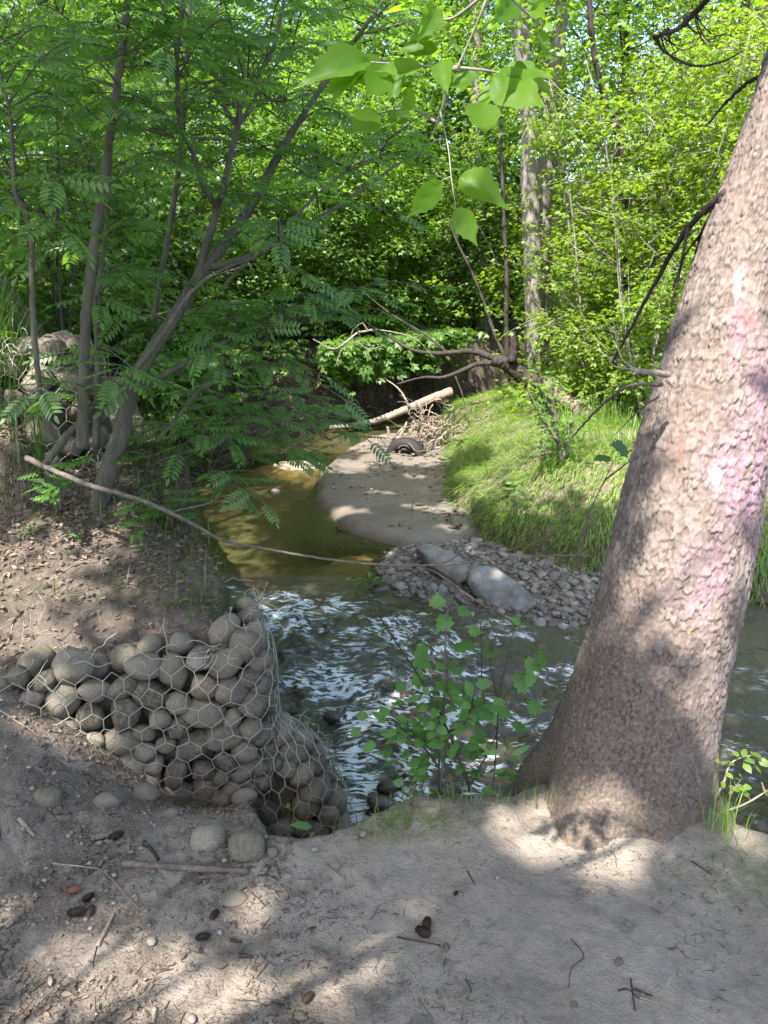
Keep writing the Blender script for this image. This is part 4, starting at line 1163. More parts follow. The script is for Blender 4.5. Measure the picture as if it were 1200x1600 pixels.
mb = MB(); tube(mb, smooth_path(elder_limb + [tuple(b0)], 40), np.linspace(.03, .004, 40), 7, .1)
for pts in ([(768, -30, .84), (756, 10, .84), (735, 60, .85), (712, 110, .85)], [(712, 108, .85), (660, 103, .85), (578, 97, .86)], [(700, 104, .85), (770, 112, .86), (790, 122, .86)],
            [(700, 130, .85), (690, 170, .86), (680, 200, .87), (672, 215, .87)], [(640, -20, .84), (660, 0, .84), (690, -4, .84)], [(768, -20, .84), (800, 0, .84), (845, 40, .86)],
            [(760, -10, .84), (700, 30, .86), (640, 14, .84)], [(688, 175, .86), (700, 230, .84), (705, 276, .82), (712, 325, .80)], [(705, 276, .82), (690, 282, .82)], [(680, 190, .86), (640, 170, .88), (592, 176, .9)]):
    P = np.array([at(*p) for p in pts]); n = 8 * len(P); tube(mb, smooth_path(P, n), np.linspace(.0017, .0008, n) * (.5 if pts[-1][1] > 240 else 1), 5, .1)
sub('branch', mb.mesh('branch', M['bark_grey']), BE)

# ------------------------------------------------------------------ trees and shrubs built once, then copied
def tree_meshes(seed, H, crown_r, crown_lo, n_limb, n_twig, per, leafT, lsize, leaf_mat_, bark, r0, lean=.05, flat=.35, multi=1, clump=.28, up=1.0, stretch=1.0):
    g = np.random.default_rng(seed); wood = MB(); LP, LD, LS = [], [], []
    for m in range(multi):
        a0_ = g.random() * 6.28; off = np.array([math.cos(a0_), math.sin(a0_), 0]) * (.12 * r0 * 12 if multi > 1 else 0)
        z = np.linspace(0, 1, 14)
        sp = (.25 if multi > 1 else lean) * H
        path = np.stack([off[0] + math.cos(a0_) * sp * z ** 1.2 + .02 * H * np.sin(z * 5 + seed), off[1] + math.sin(a0_) * sp * z ** 1.2 + .02 * H * np.cos(z * 4 + seed), H * z - .15], -1)
        tube(wood, path, r0 * (1 - .88 * z) * (1 + .5 * np.exp(-z * 18)), 8, .12)
        for i in range(n_limb // multi):
            t = crown_lo + (1 - crown_lo) * ((i + g.random()) / (n_limb // multi))
            b = np.array([np.interp(t, z, path[:, k]) for k in range(3)])
            ang = i * 2.4 + g.random() * .8
            rr_ = crown_r * (math.sin(math.pi * min(max((t - crown_lo) / (1 - crown_lo) * .8 + .15, 0), 1)) ** .7) * (.6 + .5 * g.random())
            tip = b + np.array([math.cos(ang) * rr_, math.sin(ang) * rr_, up * rr_ * (.15 + .6 * g.random()) + .1])
            q = smooth_path([b, (b + tip) / 2 + [0, 0, -.06 * rr_], tip], 9)
            tube(wood, q, np.linspace(r0 * .28 * (1 - .6 * t), .006, 9), 5, .15, cap=False)
            for k in range(n_twig):
                s_ = .25 + .75 * (k + g.random()) / n_twig
                c = np.array([np.interp(s_, np.linspace(0, 1, 9), q[:, j]) for j in range(3)])
                tw = c + g.normal(size=3) * clump * np.array([1, 1, .65]) * (.5 + s_)
                if k % 2 == 0: tube(wood, np.array([c, (c + tw) / 2 + [0, 0, .02], tw]), [.006, .004, .002], 3, cap=False)
                m_ = int(per * (.5 + g.random()))
                sc = clump * .55
                pts = tw + g.normal(size=(m_, 3)) * sc * np.array([1, 1, flat * 1.4])
                LP.append(pts); dd = (pts - c); dd /= np.maximum(np.linalg.norm(dd, axis=1, keepdims=True), 1e-6)
                dd = dd + g.normal(size=dd.shape) * .5; dd[:, 2] = dd[:, 2] * .5 - .25
                LD.append(dd); LS.append(lsize * (.65 + .6 * g.random(m_)))
    LP, LD, LS = np.concatenate(LP), np.concatenate(LD), np.concatenate(LS)
    LP[:, 2] = np.maximum(LP[:, 2], .04)
    upv = np.array([0, 0, 1.0]) + flat * 1.2 * g.normal(size=(len(LP), 3))
    fol = MB(); scatter_template(fol, *leafT, frames(LD, upv), LP, LS)
    return wood.mesh('trunk', M[bark]), fol.mesh('crown', M[leaf_mat_]), len(LP)
PROTO = {}
def proto(key, *a, **k): PROTO[key] = tree_meshes(*a, **k)
#            seed  H    r    lo  limb twig per leaf  size mat bark r0
proto('sunbush_a', 1, 3.6, 1.0, .06, 44, 8, 17, TRI, .088, 'leaf_sun', 'bark_grey', .022, multi=7, clump=.20, flat=.28)
proto('sunbush_b', 2, 2.6, .8, .05, 36, 7, 16, TRI, .085, 'leaf_sun', 'bark_grey', .018, multi=6, clump=.18, flat=.28)
proto('maple_a', 3, 8.0, 1.9, .12, 38, 10, 15, TRI, .115, 'leaf_sun', 'bark_dark', .075, clump=.30, flat=.3)
proto('maple_b', 4, 9.5, 2.3, .22, 40, 11, 11, FIVE, .13, 'leaf_maple', 'bark_wood', .12, clump=.34, flat=.3)
proto('mid_a', 5, 7.5, 2.0, .08, 44, 11, 18, TRI, .11, 'leaf_maple', 'bark_dark', .06, clump=.30, flat=.35)
proto('mid_b', 6, 4.2, 1.4, .05, 40, 10, 18, TRI, .115, 'leaf_maple', 'bark_dark', .03, multi=4, clump=.24, flat=.35)
proto('ash_a', 7, 5.2, 1.5, .06, 36, 9, 6, PIN, .21, 'leaf_shade', 'bark_rowan', .04, multi=3, clump=.28, flat=.25)
proto('shade_a', 8, 8.0, 2.2, .06, 48, 12, 22, TRI, .13, 'leaf_shade', 'bark_dark', .07, clump=.32, flat=.35)
proto('shade_b', 9, 3.0, 1.2, .03, 36, 9, 16, TRI, .11, 'leaf_shade', 'bark_dark', .025, multi=5, clump=.22, flat=.35)
proto('herb', 10, 1.0, .45, .05, 24, 5, 9, L6, .09, 'leaf_mid', 'stick', .008, multi=6, clump=.10, flat=.35)
def stand(kind, name, label, cat, x, y, s=1.0, rz=None, group=None, z=None, sz=None):
    w, f, n = PROTO[kind]
    zz = tz(x, y) if z is None else z
    root = thing(name, label, cat, (x, y, zz), group)
    root.rotation_euler[2] = rng.random() * 6.28 if rz is None else rz
    root.scale = (s, s, sz or s)
    link('trunk', w, root); link('crown', f, root)
    return root
BGG = 'leafy trees of the wood beyond the creek'
BGL = 'leafy tree standing in the dense green wood beyond the creek'
SUNG = 'sunlit maple thicket behind the grassy bank'
SUNL = 'bright maple bush deep in the sunlit thicket, behind its front row'
SUNLAB = {(2.6, 9.2): 'yellow green maple bush at the left end of the sunlit thicket, behind the roundish shrub', (2.75, 8.0): 'low bright maple bush standing foremost in the thicket, just left of the leaning trunk',
          (3.0, 8.8): 'tall bright maple bush right behind the low foremost one left of the leaning trunk', (3.4, 7.4): 'small maple bush half hidden by the leaning trunk', (4.9, 8.2): 'maple bush at the right end of the thicket, beyond the leaning trunk'}
HILG = 'shaded ash bushes on the hillside'
HILL = 'shaded bush with feathery leaves on the hillside behind the saplings'
FARB = 'low leafy bushes on the far bank'
FARL = 'low leafy bush overhanging the dark far bank of the creek'
for k, (kd, x, y, s) in enumerate([('sunbush_a', 2.6, 9.2, 1.0), ('sunbush_b', 3.0, 9.9, .95), ('sunbush_a', 3.0, 8.8, 1.05), ('sunbush_b', 2.75, 8.0, .9), ('sunbush_a', 3.9, 9.2, 1.1), ('sunbush_b', 3.2, 10.9, 1.0),
                                   ('sunbush_a', 3.4, 10.4, 1.1), ('sunbush_b', 3.4, 7.4, .8), ('sunbush_a', 4.9, 8.2, 1.0), ('sunbush_a', 3.6, 11.2, 1.25)]):
    stand(kd, 'maple_bush', SUNLAB.get((x, y), SUNL), 'bush', x, y, s, group=SUNG)
for kd, x, y, s in [('maple_a', 3.4, 12.6, 1.0), ('maple_a', 4.2, 13.4, 1.05), ('maple_a', 6.0, 12.0, 1.0), ('maple_b', 3.2, 16.5, 1.1), ('maple_b', 6.8, 16.5, 1.1), ('maple_a', 1.0, 17.0, 1.1), ('maple_b', 9.5, 14, 1.0), ('maple_a', 7.6, 10.2, .95),
                    ('mid_a', -.2, 16.0, 1.1), ('mid_a', 1.6, 19.0, 1.3), ('mid_a', -1.8, 14.5, 1.0), ('mid_a', -3.2, 13.0, 1.0), ('maple_b', -1.0, 20.0, 1.15), ('maple_b', -4.5, 18.0, 1.1), ('mid_a', .6, 23, 1.5),
                    ('maple_b', 4.5, 22, 1.3), ('mid_a', -2.7, 22, 1.4), ('maple_a', -7, 20, 1.3), ('mid_a', -5.2, 12.5, .9), ('mid_a', -7.0, 14, 1.0), ('mid_a', -9, 17, 1.3), ('maple_b', 9, 22, 1.3), ('maple_b', -12, 22, 1.4), ('maple_b', 13, 19, 1.3)]:
    stand(kd, 'maple_tree' if 'maple' in kd else 'woodland_tree', BGL, 'tree', x, y, s, group=BGG)
for kd, x, y, s in [('ash_a', -3.3, 5.4, .6), ('ash_a', -3.7, 6.6, .75), ('ash_a', -3.1, 7.7, .6), ('ash_a', -4.6, 8.4, .9), ('ash_a', -3.6, 9.4, .8), ('shade_b', -4.4, 5.8, 1.0), ('mid_b', -5.2, 8.0, 1.1), ('ash_a', -3.0, 4.3, .4), ('shade_b', -4.0, 4.0, .8), ('ash_a', -2.9, 11.4, .8)]:
    stand(kd, 'ash_bush', HILL, 'bush', x, y, s, group=HILG)
for kd, x, y, s in [('mid_b', -1.9, 11.3, .8), ('mid_b', -.9, 12.3, .85), ('mid_b', .2, 13.5, .85), ('mid_b', 1.2, 14.8, 1.0), ('shade_b', -2.7, 10.3, .8), ('shade_b', -1.5, 11.6, .7), ('mid_b', -2.9, 12.0, 1.1), ('mid_b', -.2, 14.6, 1.1), ('mid_b', -1.6, 13.4, 1.1), ('mid_b', 2.4, 16, 1.2),
                    ('shade_b', -3.0, 8.9, .8), ('mid_b', -4.4, 12.6, 1.2), ('mid_b', -1.2, 11.9, .6), ('mid_b', -.3, 12.8, .6), ('mid_b', .6, 13.9, .6), ('mid_b', -2.1, 10.7, .6), ('mid_b', 1.7, 14.9, .8)]:
    stand(kd, 'leafy_bush', FARL, 'bush', x, y, s, group=FARB)
# bare straight trunks seen through the leaves: pale cottonwoods
def bare_trunk(label, pts, r0, r1, mat='bark_grey', limbs=(), name='cottonwood_tree'):
    P = np.array([at(*p) for p in pts]); P[0][2] = tz(P[0][0], P[0][1]) - .1
    root = thing(name, label, 'tree', P[0]); mb = MB(); n = 60
    pa = smooth_path(P, n); tube(mb, pa, np.linspace(r0, r1, n), 12, .12)
    sub('trunk', mb.mesh('trunk', M[mat]), root)
    for pts2, a, b in limbs: branch_px(root, 'branch', pts2, a, b, mat)
    # its own crown high up
    g = np.random.default_rng(int(abs(pts[0][0]))); fol = MB(); c = pa[-1]
    LP = c + g.normal(size=(2600, 3)) * np.array([1.0, 1.0, 1.2]) + [0, 0, .6]
    scatter_template(fol, *TRI, frames(g.normal(size=(2600, 3)) * [1, 1, .4], np.array([0, 0, 1.]) + .4 * g.normal(size=(2600, 3))), LP, .13 * (.7 + .6 * g.random(2600)))
    sub('crown', fol.mesh('crown', M['leaf_maple']), root, 'stuff')
    return root
bare_trunk('stout pale furrowed trunk rising behind the sunlit thicket', [(838, 560, 11.0), (832, 420, 11.0), (828, 300, 11.0), (826, 180, 11.0), (815, 60, 11.0), (808, -120, 11.0)], .125, .10, 'bark_grey')
bare_trunk('slimmer smooth grey trunk just right of the stout furrowed one', [(848, 520, 11.4), (846, 400, 11.4), (853, 260, 11.4), (862, 130, 11.4), (880, 10, 11.4), (892, -120, 11.4)], .12, .085)
bare_trunk('pale thin trunk showing through leaves above the far bend', [(752, 560, 15.0), (750, 440, 15.0), (748, 350, 15.0), (745, 200, 15.0), (742, 0, 15.0), (740, -100, 15.0)], .12, .09, 'bark_grey')
bare_trunk('dark leaning trunk among leaves near the upper right corner', [(1010, 480, 11.0), (1075, 330, 11.0), (1110, 250, 11.0), (1150, 100, 11.0), (1165, 0, 11.0), (1180, -150, 11.0)], .07, .05, 'bark_dark', [([(1110, 250, 11.0), (1140, 120, 11.0), (1110, 40, 11.0)], .03, .015)])
bare_trunk('whitish trunk at the right edge beyond the spruce top', [(1150, 520, 12.0), (1165, 300, 12.0), (1180, 120, 12.0), (1192, 0, 12.0), (1200, -150, 12.0)], .10, .08, 'bark_grey')
bare_trunk('slender dark trunk with a crossing limb in the thicket', [(1000, 420, 9.5), (975, 270, 9.5), (950, 180, 9.5), (944, 150, 9.5), (925, 60, 9.5), (915, -120, 9.5)], .045, .028, 'bark_dark', [([(935, 210, 9.5), (960, 180, 9.5), (990, 140, 9.5), (1010, 110, 9.5)], .02, .012)])
# undergrowth everywhere between
def undergrowth(name, n, xr, yr, seed, mat, hgt, leafT=TRI, size=.12, ok=None):
    g = np.random.default_rng(seed)
    x = xr[0] + (xr[1] - xr[0]) * g.random(n); y = yr[0] + (yr[1] - yr[0]) * g.random(n)
    z, zone = terrain(x, y, False); k = (zone > 1)
    if ok is not None: k &= ok(x, y)
    x, y, z = x[k], y[k], z[k]; n = len(x)
    hh = hgt * g.random(n) ** 1.5 * (.4 + .8 * vnoise(x * .9, y * .9, seed=seed))
    mb = MB(); scatter_template(mb, *leafT, frames(g.normal(size=(n, 3)) * [1, 1, .4] - [0, 0, .2], np.array([0, 0, 1.]) + .35 * g.normal(size=(n, 3))), np.stack([x, y, z + .03 + hh], -1), size * (.6 + .7 * g.random(n)))
    o = link(name, mb.mesh(name, M[mat]), kind='stuff'); return o
tag(undergrowth('undergrowth', 20000, (-9, 5), (9.5, 20), 501, 'leaf_mid', 1.3, ok=lambda x, y: sdist(x, y, LB) > .15), 'leafy undergrowth covering the wood floor beyond the creek', 'undergrowth')
tag(undergrowth('undergrowth', 12000, (-7.5, -1.3), (3.4, 10), 502, 'leaf_shade', .8, ok=lambda x, y: sdist(x, y, LB) > .75), 'shaded leafy undergrowth on the left hillside', 'undergrowth')
tag(undergrowth('undergrowth', 12000, (1.2, 9), (8.4, 15), 503, 'leaf_sun', .7, ok=lambda x, y: (sdist(x, y, RB) > .8) & (y > 8.2 + .0 * x)), 'sunlit green undergrowth at the feet of the thicket', 'undergrowth')
def far_wood():
    g = np.random.default_rng(77); n = 40000
    y = 24 + 16 * g.random(n); x = (g.random(n) * 2 - 1) * (y * .75)
    z = 1 + (g.random(n) ** .8) * (9.5 + 4 * vnoise(x * .22, y * .2, seed=5)) ; z += terrain(x, y, False)[0] * .9
    keep = vnoise(x * .55, y * .55, z * .55, seed=6) > .38 + .04 * np.clip(z - 2.5, 0, 9)
    x, y, z = x[keep], y[keep], z[keep]; n = len(x)
    mb = MB(); scatter_template(mb, *TRI, frames(g.normal(size=(n, 3)) * [1, 1, .4], np.array([0, 0, 1.]) + .5 * g.normal(size=(n, 3))), np.stack([x, y, z], -1), .36 * (.6 + .7 * g.random(n)))
    tag(link('distant_wood', mb.mesh('distant_wood', M['leaf_mid']), kind='stuff'), 'hazy mass of distant leaves closing the view between the trunks', 'wood')
far_wood()

# ------------------------------------------------------------------ unseen overhead crowns, added and shaped to dapple the path and the creek
def sunplane():
    e1 = np.cross(SUN, [0, 0, 1.0]); e1 /= np.linalg.norm(e1); e2 = np.cross(e1, SUN)
    return e1, e2
E1, E2 = sunplane()
def spot_pt(px, py, kind):
    if kind == 'g': return on_ground(px, py)
    if kind == 't':
        # nearest point of the trunk surface under this line of sight
        d = ray(px, py); best = None
        for t in np.linspace(1.5, 4, 900):
            p = CAM + d * t; c, r = spine_at(p[2])
            if np.hypot(p[0] - c[0], p[1] - c[1]) < r: best = p; break
        return best if best is not None else on_ground(px, py)
    return at(px, py, kind)
# places the photograph shows in sun: (px, py, surface, radius across, radius along)
SPOTS = [(330, 1590, 'g', .14, .08), (520, 1560, 'g', .08, .05), (200, 1420, 'g', .08, .05), (420, 1420, 'g', .06, .03), (640, 1420, 'g', .07, .05), (20, 1470, 'g', .19, .16), (60, 1560, 'g', .16, .08), (150, 1480, 'g', .12, .07), (270, 1510, 'g', .15, .06), (380, 1570, 'g', .10, .08), (250, 1580, 'g', .12, .08), (100, 1440, 'g', .13, .09), (40, 1490, 'g', .17, .14), (130, 1450, 'g', .12, .08), (235, 1450, 'g', .10, .06), (330, 1545, 'g', .16, .10), (230, 1585, 'g', .10, .06), (400, 1470, 'g', .08, .05), (615, 1460, 'g', .07, .09), (590, 1500, 'g', .06, .05), (1000, 1352, 'g', .055, .05), (962, 1395, 'g', .05, .04),
         (1090, 1378, 'g', .06, .025), (60, 1140, 'g', .09, .035), (130, 1178, 'g', .10, .035), (200, 1210, 'g', .07, .03), (440, 1352, 'g', .06, .025), (1180, 1310, 'g', .10, .06), (690, 1262, 'g', .06, .02), (655, 1275, 'g', .05, .025),
         (1090, 430, 't', .10, .14), (1120, 560, 't', .10, .16), (1090, 700, 't', .13, .14), (1085, 830, 't', .13, .13), (1080, 930, 't', .12, .10), (1180, 300, 't', .13, .2), (1190, 520, 't', .1, .2), (1150, 780, 't', .1, .2), (1110, 1020, 't', .07, .09), (1105, 1110, 't', .05, .09), (1095, 1190, 't', .03, .08), (1040, 985, 't', .06, .04), (1020, 640, 't', .06, .1),
         (1130, 650, 't', .18, .24), (1150, 450, 't', .18, .28), (1120, 560, 't', .18, .2), (1110, 820, 't', .17, .16), (1085, 930, 't', .14, .12), (1180, 250, 't', .16, .3),  (1100, 760, 't', .13, .16), (1095, 880, 't', .13, .12), (1170, 640, 't', .1, .2), (1120, 960, 't', .1, .1), (1050, 780, 't', .07, .12), (1110, 360, 't', .1, .15), (1035, 900, 't', .06, .06),  (1160, 1210, 2.1, .14, .12), (1150, 1260, 2.05, .1, .08),
         (680, 850, 'g', .30, .12), (620, 828, 'g', .22, .06), (560, 860, 'g', .30, .12), (600, 690, 'g', .5, .2), (660, 790, 'g', .2, .06),  (640, 650, 'g', .6, .3), (460, 715, 'g', .6, .35), (540, 690, 'g', .5, .3), (430, 800, 'g', .2, .2), (755, 915, 'g', .12, .07), (720, 870, 'g', .2, .08), (590, 880, 'g', .2, .08),
         (730, 790, 'g', .35, .2), (790, 730, 'g', .6, .35), (880, 700, 'g', .6, .4), (960, 690, 'g', .5, .3), (800, 800, 'g', .35, .12), (940, 760, 'g', .35, .12), (900, 640, 'g', .8, .6), (680, 640, 'g', .35, .3), (1000, 640, 'g', .6, .5),
         (480, 110, .86, .12, .12), (560, 120, .86, .12, .12), (660, 90, .85, .12, .12), (760, 150, .86, .12, .12), (840, 130, .86, .12, .12), (660, 310, .82, .09, .09), (735, 340, .80, .09, .09), (640, 20, .84, .1, .06), (800, 10, .84, .1, .06),
         (100, 790, 2.9, .09, .09), (430, 590, 8.0, .8, .4), (640, 540, 9.5, .8, .5), (500, 960, 'g', .12, .1), (610, 990, 'g', .15, .08)]
SP = []
for px_, py_, kd, ra, rb in SPOTS:
    p = spot_pt(px_, py_, kd); SP.append((p @ E1, p @ E2, ra, rb))
SP = np.array(SP)
def canopy():
    g = np.random.default_rng(900)
    n = 16500
    # clusters hang above ground points that the photograph shows in shade
    gx = -4.6 + 8.2 * g.random(n); gy = -.4 + 8.6 * g.random(n)
    w = np.where(gy > 2.2, .5, 1.0) * np.where(sdist(gx, gy, SAND) > -.1, 2.0, 1.0) * np.where((gx < -.8) & (gy > 2.7), .08, 1.0) * np.where((gx < -1.9) & (gy > 2.5), .0, 1.0) * np.where(sdist(gx, gy, RB) > .25, .12, 1.0)
    w = np.where((gx > -2.2) & (gx < .3) & (gy > 5.0) & (gy < 9.0) & (sdist(gx, gy, LB) < -.1), .95, w) * np.where((gx > .9) & (gy > 6), .0, 1.0)
    k = g.random(n) < w; gx, gy = gx[k], gy[k]; n = len(gx)
    gz = np.where((gx < -1.0) & (gy > 2.5), 1.6, -.1)
    hgt = 5.2 + 2.6 * g.random(n)
    t = (hgt - gz) / SUN[2]
    C = np.stack([gx, gy, gz], -1) + SUN * t[:, None]
    # keep clear of the picture itself
    u, v, dep = project(C); keep = ~((dep > 0) & (u > -150) & (u < 1350) & (v > -120) & (v < 1700))
    C = C[keep]; n = len(C)
    per = 9
    L = (C[:, None, :] + g.normal(size=(n, per, 3)) * np.array([.13, .13, .07])).reshape(-1, 3)
    S_ = .10 * (.7 + .6 * g.random(len(L)))
    a, b = L @ E1, L @ E2
    lit = np.zeros(len(L))
    wob = .35 * fbm(a * 9, b * 9, seed=91, octv=3)
    for ca, cb, ra, rb in SP:
        q = np.hypot((a - ca) / (ra + .045), (b - cb) / (rb + .045))
        lit = np.maximum(lit, 1.0 - sstep(.75, 1.15, q + wob))
    # a little light leaks everywhere
    lit = np.maximum(lit, .8 * sstep(.66, .74, vnoise(a * 5, b * 5, seed=92)) * sstep(.55, .65, vnoise(a * 1.3, b * 1.3, seed=93)))
    keep = g.random(len(L)) > lit * 1.03
    L, S_ = L[keep], S_[keep]
    u, v, dep = project(L); keep = ~((dep > 0) & (u > -60) & (u < 1260) & (v > -60) & (v < 1660))
    L, S_ = L[keep], S_[keep]
    trunks = [(BE, np.array([-2.6, -1.6, 0]), 'leaf_maple'), (SPR, None, 'needle')]
    others = []
    for x, y, lab in ((-4.6, 1.6, 'unseen box elder added beside the left bank, its crown shaped to shade the path'), (1.9, -3.4, 'unseen box elder added behind the viewpoint to shade the path'), (-1.2, -5.2, 'unseen box elder added for shade further behind the viewpoint'), (-5.5, -3.2, 'unseen box elder added for shade at the left of the path behind the viewpoint')):
        root = thing('box_elder', lab, 'tree', (x, y, tz(x, y))); others.append((root, np.array([x, y, tz(x, y)])))  # trees out of view, added to carry the shading crowns
    roots = [BE] + [o[0] for o in others]
    pos_ = np.array([[-2.6, -1.6, 0]] + [list(o[1]) for o in others])
    d = np.hypot(L[:, 0, None] - pos_[None, :, 0], L[:, 1, None] - pos_[None, :, 1])
    who = d.argmin(1)
    # the spruce keeps what hangs round its own stem
    spc = np.array([np.interp(L[:, 2], TC[1:, 2], TC[1:, k]) for k in (0, 1)]).T
    near_spruce = np.hypot(L[:, 0] - spc[:, 0], L[:, 1] - spc[:, 1]) < 1.7
    for i, root in enumerate(roots):
        m = (who == i) & ~near_spruce; Pm = L[m]
        if len(Pm) < 10: Pm = L[:10]; m = np.arange(len(L)) < 10
        mb = MB(); nn = len(Pm)
        scatter_template(mb, *L4, frames(g.normal(size=(nn, 3)) * [1, 1, .4], SUN + .55 * g.normal(size=(nn, 3))), Pm, S_[m] * 1.5)
        sub('crown', mb.mesh('crown', M['leaf_maple']), root, 'stuff')  # unseen leaves, put in and thinned to shape the sun patches
        wd = MB(); b = pos_[i] - [0, 0, .2]; top = np.array([Pm[:, 0].mean() * .4 + b[0] * .6, Pm[:, 1].mean() * .4 + b[1] * .6, 8.2])
        pa = smooth_path([b, b * .7 + top * .3 + [.1, 0, 0], b * .35 + top * .65, top], 30)
        tube(wd, pa, np.linspace(.16, .03, 30), 10, .1)
        for _ in range(12):
            tip = Pm[g.integers(nn)]; j = int(np.clip((tip[2] - 1.8 - g.random()) / 8.2 * 29, 8, 27))
            q = smooth_path([pa[j], (pa[j] + tip) / 2 + [0, 0, .2], tip], 10)
            uu, vv, dp = project(q)
            if np.any((dp > 0) & (uu > -20) & (uu < 1220) & (vv > -20) & (vv < 1620)): continue
            tube(wd, q, np.linspace(.018, .004, 10), 5, .1)
        sub('trunk', wd.mesh('trunk', M['bark_wood']), root)
    m = near_spruce; Pm = L[m]; nn = len(Pm)
    if nn:
        mb = MB()
        Lq = (Pm[:, None] + g.normal(size=(nn, 3, 3)) * .03).reshape(-1, 3)
        tpl = (L4[0] * np.array([1, .55, 1]), L4[1], L4[2])
        scatter_template(mb, *tpl, frames(g.normal(size=(len(Lq), 3)) * [1, 1, .4], SUN + .6 * g.normal(size=(len(Lq), 3))), Lq, np.repeat(S_[m], 3) * 1.2)
        for _ in range(40):
            tip = Pm[g.integers(nn)]; c, r = spine_at(max(tip[2] - .1, 3.2))
            q = smooth_path([c, (c + tip) / 2 + [0, 0, .1], tip], 8); uu, vv, dp = project(q)
            if np.any((dp > 0) & (uu > -20) & (uu < 1220) & (vv > -20) & (vv < 1620)): continue
            tube(mb, q, np.linspace(.02, .005, 8), 5)
        sub('crown', mb.mesh('crown', M['needle']), SPR, 'stuff')  # unseen needles, placed and thinned to shape the dappled shade
canopy()
# ------------------------------------------------------------------ grass
def blades(mb, P, L, W, lean, g, curve=1.0):
    """ribbons of three steps that bend over towards lean"""
    n = len(P)
    ang = g.random(n) * 6.283
    d = np.stack([np.cos(ang), np.sin(ang), 0 * ang], -1) * .45 + lean + .25 * g.normal(size=(n, 3)) * [1, 1, 0]
    dl = np.linalg.norm(d, axis=1, keepdims=True); dn = d / np.maximum(dl, 1e-6); bend = np.clip(dl, .1, 1.6) * curve
    side = np.cross(dn, [0, 0, 1.0])
    rows = []
    for t, w in ((0, 1.0), (.4, .9), (.75, .6), (1.0, 0)):
        a = t * bend * 1.25
        xx = np.where(bend > .02, (1 - np.cos(a)) / (bend * 1.25), 0); zz = np.sin(a) / (bend * 1.25)
        c = P + (dn * xx + np.array([0, 0, 1.0]) * zz) * L[:, None]
        if w: rows += [c - side * (W * w * .5)[:, None], c + side * (W * w * .5)[:, None]]
        else: rows += [c]
    v = np.stack(rows, 1).reshape(-1, 3); o = (np.arange(n) * 7)[:, None, None]
    f4 = (np.array([[0, 1, 3, 2], [2, 3, 5, 4]])[None] + o).reshape(-1, 4); f3 = (np.array([[4, 5, 6]])[None] + o).reshape(-1, 3)
    mb.add(v, f4, f3)
def grass(name, label, n, xr, yr, ok, L, W, lean, mat, seed, curve=1.0, clump=2.5, cat='grass'):
    g = np.random.default_rng(seed)
    x = xr[0] + (xr[1] - xr[0]) * g.random(n); y = yr[0] + (yr[1] - yr[0]) * g.random(n)
    k = ok(x, y) & (vnoise(x * clump, y * clump, seed=seed) + .35 * g.random(n) > .42)
    x, y = x[k], y[k]; z, _ = terrain(x, y)
    h = L[0] + (L[1] - L[0]) * vnoise(x * 3, y * 3, seed=seed + 1) * (.5 + g.random(len(x)))
    mb = MB(); ln = lean(x, y) if callable(lean) else np.tile(np.array(lean, float), (len(x), 1))
    blades(mb, np.stack([x, y, z - .01], -1), h, np.full(len(x), W) * (.6 + .8 * g.random(len(x))), ln, g, curve)
    o = link(name, mb.mesh(name, M[mat]), kind='stuff'); o['label'] = label; o['category'] = cat
    return o
rbd = lambda x, y: sdist(x, y, RB)
def rb_lean(x, y):
    # the long grass lies down towards the creek
    e = .05; gx = (rbd(x + e, y) - rbd(x - e, y)); gy = (rbd(x, y + e) - rbd(x, y - e)); l = np.hypot(gx, gy) + 1e-6
    k = 1.0 * sstep(2.6, .2, rbd(x, y)) + .45
    sw = 1.2 * fbm(x * 1.4, y * 1.4, seed=601, octv=2)
    return np.stack([-gx / l * k + sw, -gy / l * k + .6 * sw, 0 * x], -1)
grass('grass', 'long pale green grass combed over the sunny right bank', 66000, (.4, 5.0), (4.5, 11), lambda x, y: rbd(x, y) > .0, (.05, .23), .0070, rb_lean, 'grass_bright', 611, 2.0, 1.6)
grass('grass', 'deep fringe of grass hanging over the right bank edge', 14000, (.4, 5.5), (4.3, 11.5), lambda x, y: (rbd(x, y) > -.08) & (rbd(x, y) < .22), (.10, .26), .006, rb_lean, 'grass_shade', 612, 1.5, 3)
grass('grass', 'taller upright grass at the back of the right bank', 5000, (2.2, 7), (7.8, 11.5), lambda x, y: rbd(x, y) > .3, (.2, .5), .008, (0, 0, 0), 'grass_bright', 613, .8, 1.8)
lbd = lambda x, y: sdist(x, y, LB)
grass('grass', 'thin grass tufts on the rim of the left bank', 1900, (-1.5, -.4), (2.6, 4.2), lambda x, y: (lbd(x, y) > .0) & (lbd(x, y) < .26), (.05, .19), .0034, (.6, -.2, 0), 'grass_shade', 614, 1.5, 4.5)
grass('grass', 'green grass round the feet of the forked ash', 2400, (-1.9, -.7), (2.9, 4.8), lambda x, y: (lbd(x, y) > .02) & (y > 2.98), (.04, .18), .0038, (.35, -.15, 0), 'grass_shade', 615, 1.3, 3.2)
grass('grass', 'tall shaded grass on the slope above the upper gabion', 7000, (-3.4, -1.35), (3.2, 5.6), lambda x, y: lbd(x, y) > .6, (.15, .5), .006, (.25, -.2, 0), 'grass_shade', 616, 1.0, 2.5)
grass('grass', 'sparse grass at the brink of the path', 420, (-.15, .75), (1.86, 2.16), lambda x, y: (sdist(x, y, FG) > -.02) & (sdist(x, y, FG) < .12), (.03, .09), .003, (0, .2, 0), 'grass_shade', 617, .8, 7)
